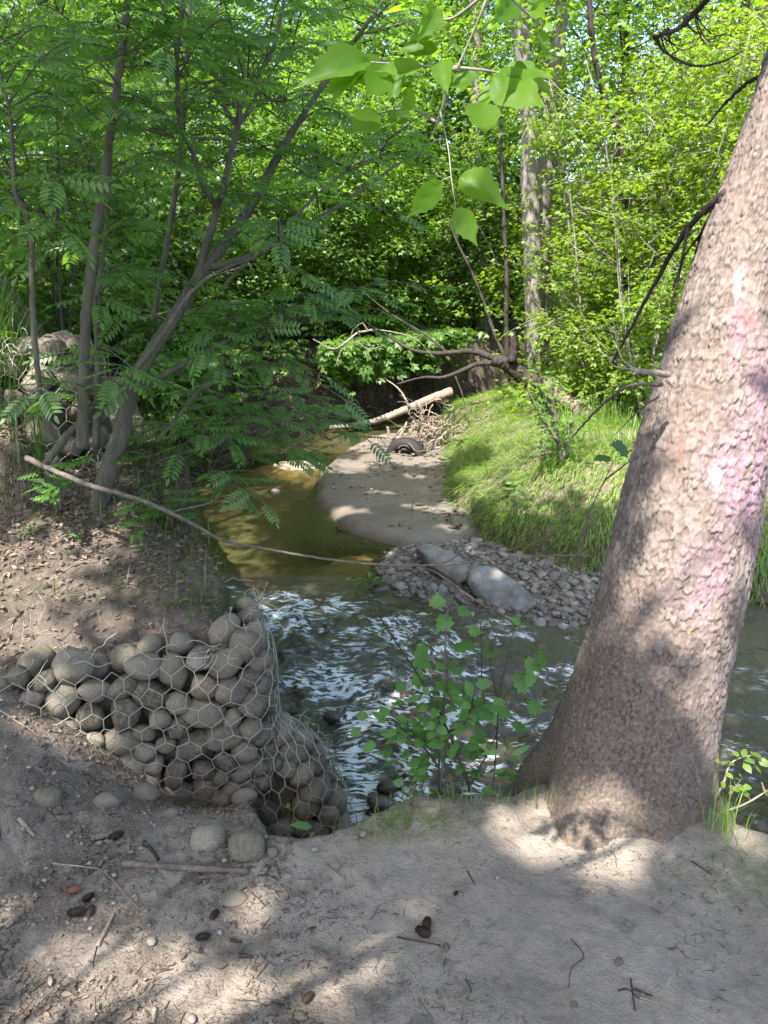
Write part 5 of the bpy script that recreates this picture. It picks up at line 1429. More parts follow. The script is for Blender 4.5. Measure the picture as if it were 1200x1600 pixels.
def tuft(label, px, py, n, L, W, seed, mat='grass_shade', spread=.03):
    g = np.random.default_rng(seed); b = on_ground(px, py)
    P = b + g.normal(size=(n, 3)) * [spread, spread, 0]
    mb = MB(); blades(mb, P - [0, 0, .01], L * (.5 + .7 * g.random(n)), np.full(n, W), np.zeros((n, 3)), g, 1.0)
    o = link('grass_tuft', mb.mesh('grass_tuft', M[mat])); tag(o, label, 'grass tuft'); o['kind'] = 'thing'
tuft('wispy grass tuft beside the trunk where the path ends', 1128, 1300, 46, .17, .0032, 621, 'grass_bright')
tuft('small grass tuft on the mossy brink left of the trunk', 622, 1290, 60, .05, .0025, 622, 'grass_shade', .035)
tuft('grass tuft with long blades on the sunny bank near the sapling', 880, 700, 70, .42, .01, 623, 'grass_bright', .08)

# ------------------------------------------------------------------ litter on the ground
def flakes(name, label, n, region, size, mat, seed, cat, curl=.5, leafT=L6, kind='stuff', lift=.006):
    g = np.random.default_rng(seed); x, y = region(g, n); z, _ = terrain(x, y); n = len(x)
    d = g.normal(size=(n, 3)) * [1, 1, .25]; up = np.array([0, 0, 1.0]) + curl * g.normal(size=(n, 3))
    mb = MB(); scatter_template(mb, *leafT, frames(d, up), np.stack([x, y, z + lift + .008 * g.random(n)], -1), np.stack([size * (.5 + .9 * g.random(n))] * 3, -1) * np.array([1, .9, 1]))
    o = link(name, mb.mesh(name, M[mat]), kind=kind); o['label'] = label; o['category'] = cat; return o
def reg_lb(g, n):
    x = -2.1 + 1.7 * g.random(n); y = 2.4 + 1.4 * g.random(n); k = (lbd(x, y) > .02) & (g.random(n) < .35 + .65 * sstep(2.5, 3.1, y)); return x[k], y[k]
flakes('leaf_litter', 'dry curled leaves strewn over the top of the left bank', 9000, reg_lb, .026, 'dry_leaf', 631, 'leaf litter')
def reg_fg(g, n):
    r = 1.02 + 1.5 * g.random(n) ** 1.2; a = -.62 + 1.25 * g.random(n); x = r * np.sin(a) * 1.15; y = r * np.cos(a)
    p = .25 + .75 * sstep(.35, -.7, x) ; k = (g.random(n) < p) & (sdist(x, y, FG) > .02) & (vnoise(x * 5, y * 5, seed=635) * .7 + .3 * vnoise(x * 19, y * 19, seed=636) > .36 + .25 * g.random(n)); return x[k], y[k]
flakes('bark_flakes', 'tiny dark flakes of bark and cone scale on the path', 12000, reg_fg, .0085, 'dry_leaf', 632, 'litter', .35, L4, lift=.002)
def sticks_litter(name, label, n, reg, L, r, mat, seed):
    g = np.random.default_rng(seed); x, y = reg(g, n); z, _ = terrain(x, y); n = len(x)
    a = g.random(n) * 6.283; l = L * (.3 + g.random(n) ** 2 * 1.6); k = .25 * g.normal(size=n)
    mb = MB(); th = np.linspace(0, 2 * math.pi, 3, endpoint=False)
    rows = []
    for t in (-.5, 0, .5):
        cx = x + l * t * np.cos(a) + l * k * (.25 - t * t) * np.sin(a); cyy = y + l * t * np.sin(a) - l * k * (.25 - t * t) * np.cos(a)
        cz = terrain(cx, cyy)[0] + r * .6 + .002 * g.random(n)
        for q in th:
            rows.append(np.stack([cx - np.sin(a) * r * np.cos(q), cyy + np.cos(a) * r * np.cos(q), cz + r * np.sin(q)], -1))
    v = np.stack(rows, 1).reshape(-1, 3); o = (np.arange(n) * 9)[:, None, None]
    f = []
    for s_ in (0, 3):
        for j in range(3): f.append([s_ + j, s_ + (j + 1) % 3, s_ + 3 + (j + 1) % 3, s_ + 3 + j])
    mb.add(v, (np.array(f)[None] + o).reshape(-1, 4))
    ob = link(name, mb.mesh(name, M[mat]), kind='stuff'); ob['label'] = label; ob['category'] = 'litter'
sticks_litter('needle_litter', 'fallen needles scattered over the bare path', 24000, reg_fg, .015, .0006, 'bark_dark', 641)
sticks_litter('twig_litter', 'small broken twigs scattered over the path', 900, reg_fg, .045, .0014, 'stick', 642)
sticks_litter('twig_litter', 'dry grass stalks and twigs lying on the left bank', 2600, reg_lb, .08, .0013, 'dead_wood', 643)
def reg_slope(g, n):
    x = -1.6 + 1.3 * g.random(n); y = 1.55 + .8 * g.random(n); k = sdist(x, y, FG) > .02; return x[k], y[k]
flakes('bark_flakes', 'crumbs and flakes on the slope below the gabion', 1500, reg_slope, .012, 'dry_leaf', 633, 'litter', .5, L4, lift=.003)
def grit(name, label, n, reg, size, seed, mat='pebble', parent=None):
    g = np.random.default_rng(seed); x, y = reg(g, n); z, _ = terrain(x, y); n = len(x)
    oc = np.array([[1, 0, 0], [-1, 0, 0], [0, 1, 0], [0, -1, 0], [0, 0, .7], [0, 0, -.7]], float)
    f3 = np.array([[0, 2, 4], [2, 1, 4], [1, 3, 4], [3, 0, 4], [2, 0, 5], [1, 2, 5], [3, 1, 5], [0, 3, 5]])
    mb = MB(); s = size * (.4 + g.random(n) ** 3 * 1.8)
    scatter_template(mb, oc, np.zeros((0, 4), int), f3, frames(g.normal(size=(n, 3)) * [1, 1, .2]), np.stack([x, y, z + s * .2], -1), np.stack([s, s * .8, s * .8], -1))
    o = link(name, mb.mesh(name, M[mat]), kind='stuff'); o['label'] = label; o['category'] = 'grit'
grit('grit', 'fine grit and crumbs of soil on the path', 2600, reg_fg, .0032, 651)
grit('grit', 'crumbled earth and small stones on the slope by the gabion', 1600, reg_slope, .006, 652)

def reg_left(g, n):
    x, y = reg_fg(g, n); k = (x < .25) & (g.random(len(x)) < .3 + .7 * sstep(.2, -.6, x)); return x[k], y[k]
flakes('bark_flakes', 'broken dark bark, leaf scraps and cone scales trodden into the left of the path', 2600, reg_left, .021, 'dry_leaf', 634, 'litter', .3, L6, lift=.003)
sticks_litter('twig_litter', 'dark twiglets matted over the left of the path', 1100, reg_left, .035, .0015, 'bark_dark', 644)
def reg_bar(g, n):
    x = -.8 + 1.8 * g.random(n); y = 6.2 + 4.2 * g.random(n); k = sdist(x, y, SAND) > .1; return x[k], y[k]
def on_bar(name, label, cat, n, size, tpl, mat, seed):
    g = np.random.default_rng(seed); x, y = reg_bar(g, n); k = vnoise(x * 2.2, y * 2.2, seed=seed) + .4 * sstep(.1, .7, x) > .55; x, y = x[k], y[k]; n = len(x)
    z = bar_height(x, y, SAND, -.50, .05, .2)[0]; s = size * (.4 + g.random(n) ** 2 * 1.4)
    mb = MB(); scatter_template(mb, *tpl, frames(g.normal(size=(n, 3)) * [1, 1, .15], np.array([0, 0, 1.]) + .3 * g.normal(size=(n, 3))), np.stack([x, y, z + .3 * s], -1), s)
    o = link(name, mb.mesh(name, M[mat]), kind='stuff'); o['label'] = label; o['category'] = cat
on_bar('leaf_litter', 'dead leaves and bits of bark washed onto the sand bar', 'leaf litter', 700, .06, L6, 'dry_leaf', 661)
_ico = np.array([[1, 0, 0], [-1, 0, 0], [0, .8, 0], [0, -.8, 0], [0, 0, .6], [0, 0, -.6]], float)
on_bar('grit', 'scattered pebbles lying on the sand bar', 'grit', 500, .02, (_ico, np.zeros((0, 4), int), np.array([[0, 2, 4], [2, 1, 4], [1, 3, 4], [3, 0, 4], [2, 0, 5], [1, 2, 5], [3, 1, 5], [0, 3, 5]])), 'pebble', 662)
# cones, sticks, pebbles and leaves that can be told apart
def cone_mesh():
    mb = MB(); prof = [(0, .15), (.1, .75), (.35, 1.0), (.65, .85), (.9, .45), (1, .1)]
    core = np.array([[x * 2 - 1, 0, 0] for x, _ in prof]); tube(mb, core, [r * .55 for _, r in prof], 8)
    sc = (np.array([[0, .35, 0], [0, -.35, 0], [.55, .26, .22], [.55, -.26, .22], [.7, 0, .2]]), np.array([[0, 1, 3, 2]]), np.array([[2, 3, 4]]))
    P, D, U = [], [], []
    for i in range(9):
        t = -.95 + 1.8 * i / 8; rr = .55 * np.interp((t + 1) / 2, [p[0] for p in prof], [p[1] for p in prof])
        for j in range(8):
            a = j * math.pi / 4 + i * .4; o = np.array([0, math.cos(a), math.sin(a)])
            P.append(np.array([t, 0, 0]) + o * rr * .8); D.append(o * .9 + np.array([-.55, 0, 0])); U.append(np.array([1.0, 0, 0]) + o * .3)
    scatter_template(mb, *sc, frames(np.array(D), np.array(U)), np.array(P), np.full(len(P), .62))
    return mb.mesh('pine_cone', M['cone'], False)
M['cone'] = bark_mat('cone', (.03, .022, .017), (.085, .06, .045), 8, 1, .4)
M['red_cone'] = bark_mat('red_cone', (.28, .12, .075), (.45, .24, .17), 8, 1, .4)
CONE = cone_mesh(); CONE_R = CONE.copy(); CONE_R.materials.clear(); CONE_R.materials.append(M['red_cone'])
def size_at(p, w): return w * ((p[1] * CT + (1.6 - p[2]) * ST) / FPX)
def small(name, me, px, py, w, label, cat, flat=.6, asp=.75, rot=0., tilt=0., sink=.1, group=None):
    p = on_ground(px, py); r = size_at(p, w) / 2
    o = place_mesh(name, me, (p[0], p[1], p[2] + r * flat * (1 - 2 * sink)), (r, r * asp, r * flat), (0, tilt, rot))
    return tag(o, label, cat, group)
for px, py, w, rt, lb in [(667, 1448, 24, 1.4, 'open dark cone facing the viewer in the middle of the path'), (660, 1461, 26, 2.6, 'closed dark cone touching the open one in the middle of the path'),
                          (122, 1432, 28, .3, 'brown cone lying beside a round one at the edge of the sun patch'), (142, 1428, 20, 1.5, 'round dark cone end at the edge of the sun patch'), (139, 1406, 20, .8, 'small dark cone right of the orange one'),
                          (336, 1434, 19, 1.1, 'dark cone by the faint dark clod below the long stick'), (319, 1468, 24, .2, 'spiky dark cone left of the flat white pebble and below the path centre'), (183, 1311, 22, .5, 'brown cone against the short stub of wood'),
                          (482, 1563, 22, .9, 'dark cone near the bottom edge under the pale leaf'), (712, 1398, 10, .9, 'tiny dark cone above the pair of pale pebbles')]:
    small('pine_cone', CONE, px, py, w, lb, 'cone', .72, .8, rt)
small('pine_cone', CONE_R, 118, 1396, 22, 'orange red cone lying left of the small dark cone', 'cone', .9, .9, .4)
PL = stone_meshes(3, 2, 97, .25, 'pebble')
for px, py, w, lb in [(237, 1474, 20, 'pale grey pebble beside the sun patch left of the spiky cone'), (720, 1399, 11, 'white pebble nearest to the mossy brink'), (906, 1396, 15, 'tan pebble, left of a pair below the trunk'), (926, 1395, 13, 'tan pebble, right of a pair below the trunk'),
                      (980, 1445, 15, 'dark round pebble below the bright sun spot'), (966, 1506, 17, 'dark oval pebble on bare dirt right of centre'), (778, 1373, 9, 'tiny white pebble below the mossy brink'), (791, 1361, 9, 'tiny cream pebble above the white one'), (729, 1445, 11, 'pale pebble right of the two dark cones'),
                      (714, 1455, 10, 'grey pebble right of the closed dark cone'), (697, 1484, 14, 'dark pebble under the twig near the middle cones'), (474, 1410, 11, 'whitish chip of stone on the path below the brink'), (300, 1596, 18, 'grey pebble at the bottom edge of the picture'), (362, 1416, 10, 'round dark pebble left of the whitish chip'),
                      (469, 1592, 22, 'tan pebble at the bottom edge beside the dark cone'), (1004, 1556, 9, 'little white pebble near the twig pile'), (1062, 1524, 9, 'grey crumb of stone at right on the bare path'), (167, 1362, 9, 'white crumb of stone beside the curved twig'), (556, 1310, 12, 'small pebble at the brink above the wired bag'), (492, 1330, 14, 'round clod of earth on the brink by the hollow'), (568, 1306, 13, 'brown pebble on the brink next to the rapids')]:
    dark = 'dark' in lb or 'brown' in lb
    small('pebble', (ROCK if dark else PL)[(px * 7) % 3], px, py, w, lb, 'pebble', .55, .75, px * .3)
def stick(px0, py0, px1, py1, r, label, mat='stick', mid=None, name='stick', cat='stick', tip=.6):
    pts = [on_ground(px0, py0)] + ([on_ground(*m) for m in (mid or [])]) + [on_ground(px1, py1)]
    P = smooth_path(np.array(pts) , 26); P[:, 2] = np.maximum(P[:, 2], terrain(P[:, 0], P[:, 1])[0]) + r * .6
    ker = np.ones(7) / 7; P[3:-3, 2] = np.convolve(P[:, 2], ker, 'valid')
    mb = MB(); tube(mb, P - P[0], np.linspace(r, r * tip, 26), 9, .28); o = link(name, mb.mesh(name, M[mat]), loc=tuple(P[0])); return tag(o, label, cat)
stick(192, 1353, 388, 1366, .0095, 'long straight stick with a bare broken end lying across the path', tip=.85)
stick(143, 1312, 192, 1303, .011, 'short thick stub of wood on the path above the long stick', tip=.8)
stick(30, 1282, 54, 1310, .008, 'grey splinter of wood at the left side of the path', 'dead_wood')
stick(153, 1482, 178, 1430, .0065, 'knobbly short stick pointing at the viewer beside the sun patch', 'dead_wood')
stick(82, 1350, 216, 1420, .0026, 'thin curved twig bending down across the path on the left', 'dead_wood', [(125, 1356), (160, 1362), (190, 1392)])
stick(0, 1424, 40, 1409, .0032, 'thin straight twig at the left edge above the sun patch')
stick(0, 1112, 62, 1152, .0028, 'pale stalk leaning on the dirt slope under the gabion', 'dead_wood')
stick(225, 1318, 248, 1345, .007, 'dark bent stub standing beside the long stick', 'bark_dark')
stick(242, 1578, 240, 1600, .006, 'straight twig poking in from the bottom edge', 'dead_wood')
stick(360, 1471, 378, 1473, .005, 'dark short twig right of the spiky cone', 'bark_dark')
stick(374, 1496, 395, 1497, .006, 'dark chip of bark right of the pale leaf', 'bark_dark')
stick(990, 1546, 1020, 1558, .0025, 'dark twig lying on the twig pile at right', 'bark_dark')
stick(965, 1550, 1000, 1562, .002, 'crooked dark twig in the twig pile at right', 'bark_dark', [(980, 1548)])
stick(1000, 1560, 1058, 1579, .002, 'pale twig running right from the twig pile', 'dead_wood')
stick(985, 1530, 992, 1582, .0018, 'thin twig lying lengthwise across the twig pile', 'bark_dark')
stick(1080, 1346, 1112, 1368, .0022, 'dark twig on the path right of the trunk foot', 'bark_dark')
stick(892, 1470, 888, 1545, .0012, 'long hair-thin rootlet on the bare path', 'bark_dark', [(912, 1495), (893, 1515)])
stick(730, 1362, 742, 1383, .002, 'small twig below the moss on the path', 'bark_dark')
stick(788, 1310, 812, 1326, .002, 'twig on the dirt under the moss near the trunk', 'stick')
stick(620, 1465, 688, 1478, .002, 'thin twig beside the two dark cones', 'bark_dark')
DL = make_mesh('dead_leaf', *LF, M['dry_leaf'], True)
def deadleaf(px, py, w, label, rot):
    p = on_ground(px, py); s = size_at(p, w)
    tag(place_mesh('dead_leaf', DL, (p[0], p[1], p[2] + .006), (s,) * 3, (.2, .1, rot)), label, 'leaf')
deadleaf(335, 1515, 24, 'pale dry leaf lying on the path below the spiky cone', .5)
deadleaf(553, 1525, 16, 'white papery leaf scrap on the sunny patch in the path centre', 1.3)
deadleaf(918, 1325, 22, 'torn pale leaf on the dirt in front of the trunk', .4)
deadleaf(378, 1552, 16, 'reddish dry leaf near the bottom of the path', .2)
deadleaf(892, 1578, 20, 'tan dry leaf at the bottom edge right of centre', .8)
deadleaf(77, 1372, 30, 'flat grey leaf on the litter above the orange cone', 2.2)
deadleaf(800, 1553, 16, 'yellowish bit of leaf near the twig pile', 2.0)

# ------------------------------------------------------------------ gravel bar: stones one by one, finer gravel as one mass
g = np.random.default_rng(700)
cand = []
while len(cand) < 5200:
    x = -.35 + 2.5 * g.random(); y = 4.35 + 2.2 * g.random(); cand.append((x, y))
cand = np.array(cand); hz, dd = bar_height(cand[:, 0], cand[:, 1], GRAV, -.575, .035, .22)
k = dd > -.17; cand, hz = cand[k], hz[k]
sz = .010 + .022 * g.random(len(cand)) ** 2.2 + .012 * (g.random(len(cand)) > .93)
od = np.argsort(-sz / cand[:, 1])
for i in od[:290]:
    s = sz[i] * 1.25
    place_mesh('stone', PEB[g.integers(8)], (cand[i, 0], cand[i, 1], hz[i] + s * .25), (s, s * (.65 + .3 * g.random()), s * .6), (.3 * g.normal(), .3 * g.normal(), g.random() * 6.3), gravel_bar)
def peb_template():
    import bmesh
    bm = bmesh.new(); bmesh.ops.create_icosphere(bm, subdivisions=1, radius=1); v = np.array([q.co[:] for q in bm.verts]); f = np.array([[q.index for q in p.verts] for p in bm.faces]); bm.free()
    return v * np.array([1, .78, .6]), np.zeros((0, 4), int), f
PT = peb_template()
rest = od[290:]; mb = MB()
scatter_template(mb, *PT, frames(g.normal(size=(len(rest), 3)) * [1, 1, .25]), np.stack([cand[rest, 0], cand[rest, 1], hz[rest] + sz[rest] * .3], -1), sz[rest] * 1.1)
sub('gravel', mb.mesh('gravel', M['pebble']), gravel_bar, 'stuff')
# cobbles on the creek floor by the right edge
mb = MB(); n = 900; x = 1.2 + 2.6 * g.random(n); y = 2.9 + 2.3 * g.random(n); z = terrain(x, y)[0]; s = .02 + .05 * g.random(n) ** 2
scatter_template(mb, *PT, frames(g.normal(size=(n, 3)) * [1, 1, .25]), np.stack([x, y, np.maximum(z, water_z(x, y) - .10) + s * .2], -1), s)
ob = link('cobbles', mb.mesh('cobbles', M['stone']), kind='stuff')
def rock3(px, py, z, w, label, mat, k, asp=.7, flat=.6, rot=0, name='boulder', cat='boulder'):
    p = atz(px, py, z); r = size_at(p, w) / 2
    me = ROCK[k % 12].copy(); me.materials.clear(); me.materials.append(M[mat])
    return tag(place_mesh(name, me, p, (r, r * asp, r * flat), (0, .1, rot)), label, cat)
def long_rock(a, b, r, seed, label):
    """a long water-worn rock from a to b"""
    import bmesh
    bm = bmesh.new(); bmesh.ops.create_icosphere(bm, subdivisions=4, radius=1); v = np.array([q.co[:] for q in bm.verts]); f = np.array([[q.index for q in p.verts] for p in bm.faces]); bm.free()
    v = np.sign(v) * np.abs(v) ** np.array([.8, .9, .9]); gq = np.random.default_rng(seed)
    for _ in range(9):
        q = gq.normal(size=3); q /= np.linalg.norm(q); v = v - q[None] * (np.clip(v @ q - (.66 + .2 * gq.random()), 0, 9) * .8)[:, None]
    L = np.linalg.norm(b - a) / 2
    s = 1 + .42 * fbm(v[:, 0] * 1.3 + seed, v[:, 1] * 1.3, v[:, 2] * 1.3, seed=seed) + .09 * fbm(v[:, 0] * 6, v[:, 1] * 6, v[:, 2] * 6, seed=seed, octv=4)
    v = v * s[:, None] * np.array([L, r, r * .85]); c = (a + b) / 2
    Mx = frames((b - a)[None])[0]
    o = link('boulder', make_mesh('boulder', v @ Mx.T, np.zeros((0, 4), int), f, M['grey_rock'], True), loc=tuple(c)); return tag(o, label, 'boulder')
long_rock(atz(655, 862, -.50), atz(745, 915, -.52), .13, 5, 'long smooth grey rock at the upstream end of the gravel bar, nearer the sand')
long_rock(atz(738, 900, -.48), atz(826, 955, -.58), .15, 9, 'long smooth grey rock with dark underside at the water edge of the gravel bar')
for px, py, z, w, lb, k in [(668, 985, -.66, 34, 'black wet rock splitting the rapids in midstream', 1), (640, 905, -.6, 30, 'dark wet stone at the gravel bar tip', 2), (598, 925, -.62, 40, 'low wet stone left of the gravel bar tip', 3), (590, 1255, -.70, 44, 'dark wet rock in the white water beside the wired bag', 4),
                         (800, 1022, -.68, 28, 'wet rock in the riffle left of the trunk', 5), (862, 1085, -.72, 30, 'small black rock close to the trunk in the riffle', 6), (735, 985, -.66, 26, 'wet brown rock below the long grey rock', 7), (655, 940, -.62, 34, 'flat wet stone where the rapids begin', 8), (610, 1230, -.74, 40, 'slick rock under the brink in the rapids', 9),
                         (430, 770, -.60, 20, 'pale stone just breaking the calm pool', 10), (520, 1120, -.72, 30, 'submerged dark rock in the rapids right of the gabion', 11), (1185, 965, -.70, 40, 'grey rock in the water right of the trunk', 0), (1140, 940, -.62, 30, 'rounded stone under the grass right of the trunk', 3), (480, 1020, -.72, 26, 'dark rock in the white water below the pool', 2),
                         (905, 960, -.6, 30, 'grey stone at the downstream corner of the gravel bar', 5)]:
    rock3(px, py, z, w, lb, 'wet_stone' if 'grey' not in lb and 'pale' not in lb and 'rounded' not in lb else 'grey_rock', k)

# ------------------------------------------------------------------ sand bar: half-buried tyre, driftwood, fallen logs
tp = atz(634, 716, -.53)
TY = thing('tyre', 'old black ribbed tyre half buried in the sand below the right bank', 'tyre', tp)
mb = MB(); Rr, n = .205, 60
ang = np.linspace(-.15, math.pi + .15, n)
prof = [(-.075, -.07), (-.085, -.02), (-.08, .03), (-.05, .05), (0, .055), (.05, .05), (.08, .03), (.085, -.02), (.075, -.07), (.05, -.06), (.0, .02), (-.05, -.06)]
v = []
for i, a in enumerate(ang):
    tread = .008 if i % 3 == 0 else 0
    for (w, h) in prof:
        rad = Rr + h - (tread if h > .02 else 0); v.append([math.cos(a) * rad, w, math.sin(a) * rad])
v = np.array(v); m = len(prof)
f = [[i * m + j, i * m + (j + 1) % m, (i + 1) * m + (j + 1) % m, (i + 1) * m + j] for i in range(n - 1) for j in range(m)]
rz = -.35; Mx = np.array([[math.cos(rz), -math.sin(rz), 0], [math.sin(rz), math.cos(rz), 0], [0, 0, 1]])
M['rubber'] = NT('rubber'); M['rubber'] = M['rubber'].done(M['rubber'].bsdf((.022, .02, .019), .7))
link('tread', make_mesh('tread', v @ Mx.T, np.array(f), np.zeros((0, 3), int), M['rubber']), TY)
def log(name, label, cat, pts, r0, r1, mat, extra=()):
    root = thing(name, label, cat, at(*pts[0])); mb = MB(); P = np.array([at(*p) for p in pts]); n = 14 * len(P); pa = smooth_path(P, n) + .012 * (rng.random((n, 3)) - .5)
    tube(mb, pa, np.linspace(r0, r1, n), 12, .06); sub('trunk', mb.mesh('trunk', M[mat]), root)
    for pts2, a, b in extra: branch_px(root, 'branch', pts2, a, b, mat)
    return root
log('fallen_log', 'pale fallen log slanting from the right bank into the pool', 'log', [(705, 612, 11.2), (670, 625, 11.2), (630, 642, 11.2), (595, 655, 11.2), (560, 663, 11.1), (515, 668, 11.0)],   .072, .035, 'dead_wood', [([(640, 636, 11.1), (625, 610, 11.2), (600, 590, 11.3)], .02, .008)])
log('fallen_tree', 'dark fallen trunk with arching limbs reaching left over the right bank', 'tree', [(905, 640, 9.4), (860, 610, 9.4), (820, 590, 9.5), (790, 568, 9.5), (770, 563, 9.5)], .13, .07, 'bark_dark', [
    ([(785, 566, 9.5), (745, 550, 9.6), (715, 550, 9.7), (680, 552, 9.8), (640, 545, 10.0), (600, 520, 10.2)], .05, .015), ([(790, 570, 9.5), (750, 568, 9.5), (715, 582, 9.5), (690, 590, 9.5), (660, 590, 9.6), (620, 600, 9.7)], .04, .012),
    ([(790, 560, 9.5), (772, 520, 9.6), (755, 470, 9.7), (735, 420, 9.8), (715, 380, 9.9), (700, 340, 10.0)], .028, .010), ([(793, 560, 9.5), (791, 500, 9.5), (792, 430, 9.5), (788, 360, 9.6), (784, 250, 9.7), (780, 120, 9.8)], .035, .02),
    ([(800, 565, 9.4), (803, 540, 9.4), (800, 520, 9.4)], .06, .04), ([(710, 585, 9.5), (722, 615, 9.4), (728, 640, 9.3)], .012, .006), ([(700, 552, 9.8), (660, 520, 10), (610, 490, 10.2), (560, 450, 10.4)], .02, .006)])
log('fallen_log', 'mossy old log lying in the grass behind the little bush', 'log', [(850, 605, 8.9), (880, 625, 8.7), (920, 648, 8.5), (945, 668, 8.4)], .11, .07, 'bark_wood', [([(925, 620, 8.8), (915, 580, 8.8), (905, 555, 8.8)], .02, .01)])
log('dead_branch', 'bleached dead branch with crooked twigs above the dark far bank', 'branch', [(590, 515, 9.0), (560, 520, 9.0), (540, 535, 8.9), (520, 545, 8.9), (490, 530, 8.9)], .014, .006, 'dead_wood', [
    ([(575, 517, 9.0), (565, 505, 9.0), (550, 520, 9.0), (553, 540, 9.0)], .008, .003), ([(555, 530, 9.0), (575, 545, 9.0), (600, 540, 9.0)], .007, .003), ([(540, 535, 8.9), (530, 555, 8.9), (525, 570, 8.9)], .007, .003), ([(590, 515, 9.0), (620, 520, 9.0), (650, 530, 9.0), (680, 560, 9.0)], .008, .003)])
for k, (a, b, r, lb) in enumerate([((586, 712, 10.0), (640, 682, 10.0), .035, 'pale driftwood pole leaning on the tyre'), ((612, 690, 10.1), (606, 668, 10.2), .03, 'short upright bleached stump end behind the tyre'), ((622, 685, 10.2), (636, 660, 10.3), .028, 'bleached broken limb slanting up behind the tyre'), ((592, 715, 9.9), (588, 690, 9.9), .03, 'gnarled driftwood knot left of the tyre'), ((525, 825, 6.55), (560, 838, 6.4), .012, 'dark wet stick lying at the edge of the sand bar'), ((690, 745, 8.5), (715, 720, 8.6), .012, 'thin dead branch on the sand under the right bank')]):
    o = log('driftwood', lb, 'driftwood', [a, ((a[0] + b[0]) / 2, (a[1] + b[1]) / 2 + 2, (a[2] + b[2]) / 2), b], r, r * .6, 'dead_wood' if k != 4 else 'bark_dark')
# roots and dry stalks hanging from undercut banks
def hanging_roots(name, label, edge, n, seed, top, mat, L=(.2, .6)):
    g = np.random.default_rng(seed); e = np.array(edge); pl = smooth_path(e, 200); mb = MB()
    for _ in range(n):
        i = g.integers(5, 195); p = pl[i]; t = pl[i + 3] - pl[i - 3]; t /= np.linalg.norm(t); nn = np.array([t[1], -t[0]])
        z0 = top - .55 * g.random() ** 1.5; o = .02 + .12 * g.random(); b = np.array([p[0] + nn[0] * o * .3, p[1] + nn[1] * o * .3, z0]); l = L[0] + (L[1] - L[0]) * g.random()
        q = [b - np.array([nn[0], nn[1], 0]) * .12, b + np.array([nn[0], nn[1], 0]) * .06, b + np.array([nn[0] * .1 + .1 * g.normal(), nn[1] * .1 + .1 * g.normal(), -l])]; q[2][:2] += .22 * l * g.normal(size=2)
        tube(mb, smooth_path(q, 7), np.linspace(.008, .003, 7) * (.4 + g.random()), 3, .2, cap=False)
    o = link(name, mb.mesh(name, M[mat]), kind='stuff'); o['label'] = label; o['category'] = 'roots'
hanging_roots('roots', 'brown roots and dry stems hanging down the far bank', [(-2.5, 8.2), (-2.4, 9.3), (-1.85, 10.3), (-.85, 11.3), (.1, 12.5), (.95, 13.7)], 240, 801, .42, 'bark_dark', (.15, .9))
def root_tangle(name, label, c, spread, n, seed, mat):
    g = np.random.default_rng(seed); mb = MB()
    for _ in range(n):
        p = np.array(c) + g.normal(size=3) * spread; d = g.normal(size=3) + [-.5, -.4, -.3]; d /= np.linalg.norm(d); q = [p]; st = .05 + .06 * g.random()
        for _ in range(6):
            d = d + .55 * g.normal(size=3) + [0, 0, -.12]; d /= np.linalg.norm(d); q.append(q[-1] + d * st)
        q = np.array(q); q[:, 2] = np.maximum(q[:, 2], terrain(q[:, 0], q[:, 1])[0] + .01); q[:, 2] = np.maximum(q[:, 2], -.5)
        tube(mb, smooth_path(q, 14), np.linspace(.014, .004, 14) * (.35 + g.random() ** 2), 5, .2, cap=False)
    o = link(name, mb.mesh(name, M[mat]), kind='stuff'); o['label'] = label; o['category'] = 'roots'
root_tangle('roots', 'pale tangle of roots on the sandy slope above the tyre', (.66, 9.9, -.28), np.array([.16, .35, .14]), 110, 802, 'dead_wood')
root_tangle('roots', 'dark roots and dead stems heaped round the tyre', (.5, 9.5, -.45), np.array([.22, .25, .06]), 60, 803, 'stick')
def reg_far(g, n):
    t = g.random(n); pl = smooth_path([(-2.55, 8.0), (-2.4, 9.3), (-1.85, 10.3), (-.85, 11.3), (.1, 12.5), (.95, 13.7)], 300); i = (t * 299).astype(int)
    x = pl[i, 0] + .30 * g.normal(size=n) * .5; y = pl[i, 1] + .3 * g.normal(size=n) * .5; k = lbd(x, y) > -.2; return x[k], y[k]
flakes('leaf_litter', 'brown dead leaves caught on the face of the far bank', 9000, reg_far, .08, 'dry_leaf', 805, 'leaf litter', 1.0)
def reg_rb(g, n):
    pl = smooth_path([(.6, 8.2), (.62, 9.0), (.70, 9.6), (.68, 10.2), (.8, 10.9)], 300); i = (g.random(n) * 299).astype(int)
    return pl[i, 0] - .1 + .22 * g.normal(size=n), pl[i, 1] + .15 * g.normal(size=n)
flakes('leaf_litter', 'dry straw and leaves on the sandy slope above the tyre', 1500, reg_rb, .06, 'dry_leaf', 806, 'leaf litter', .9)

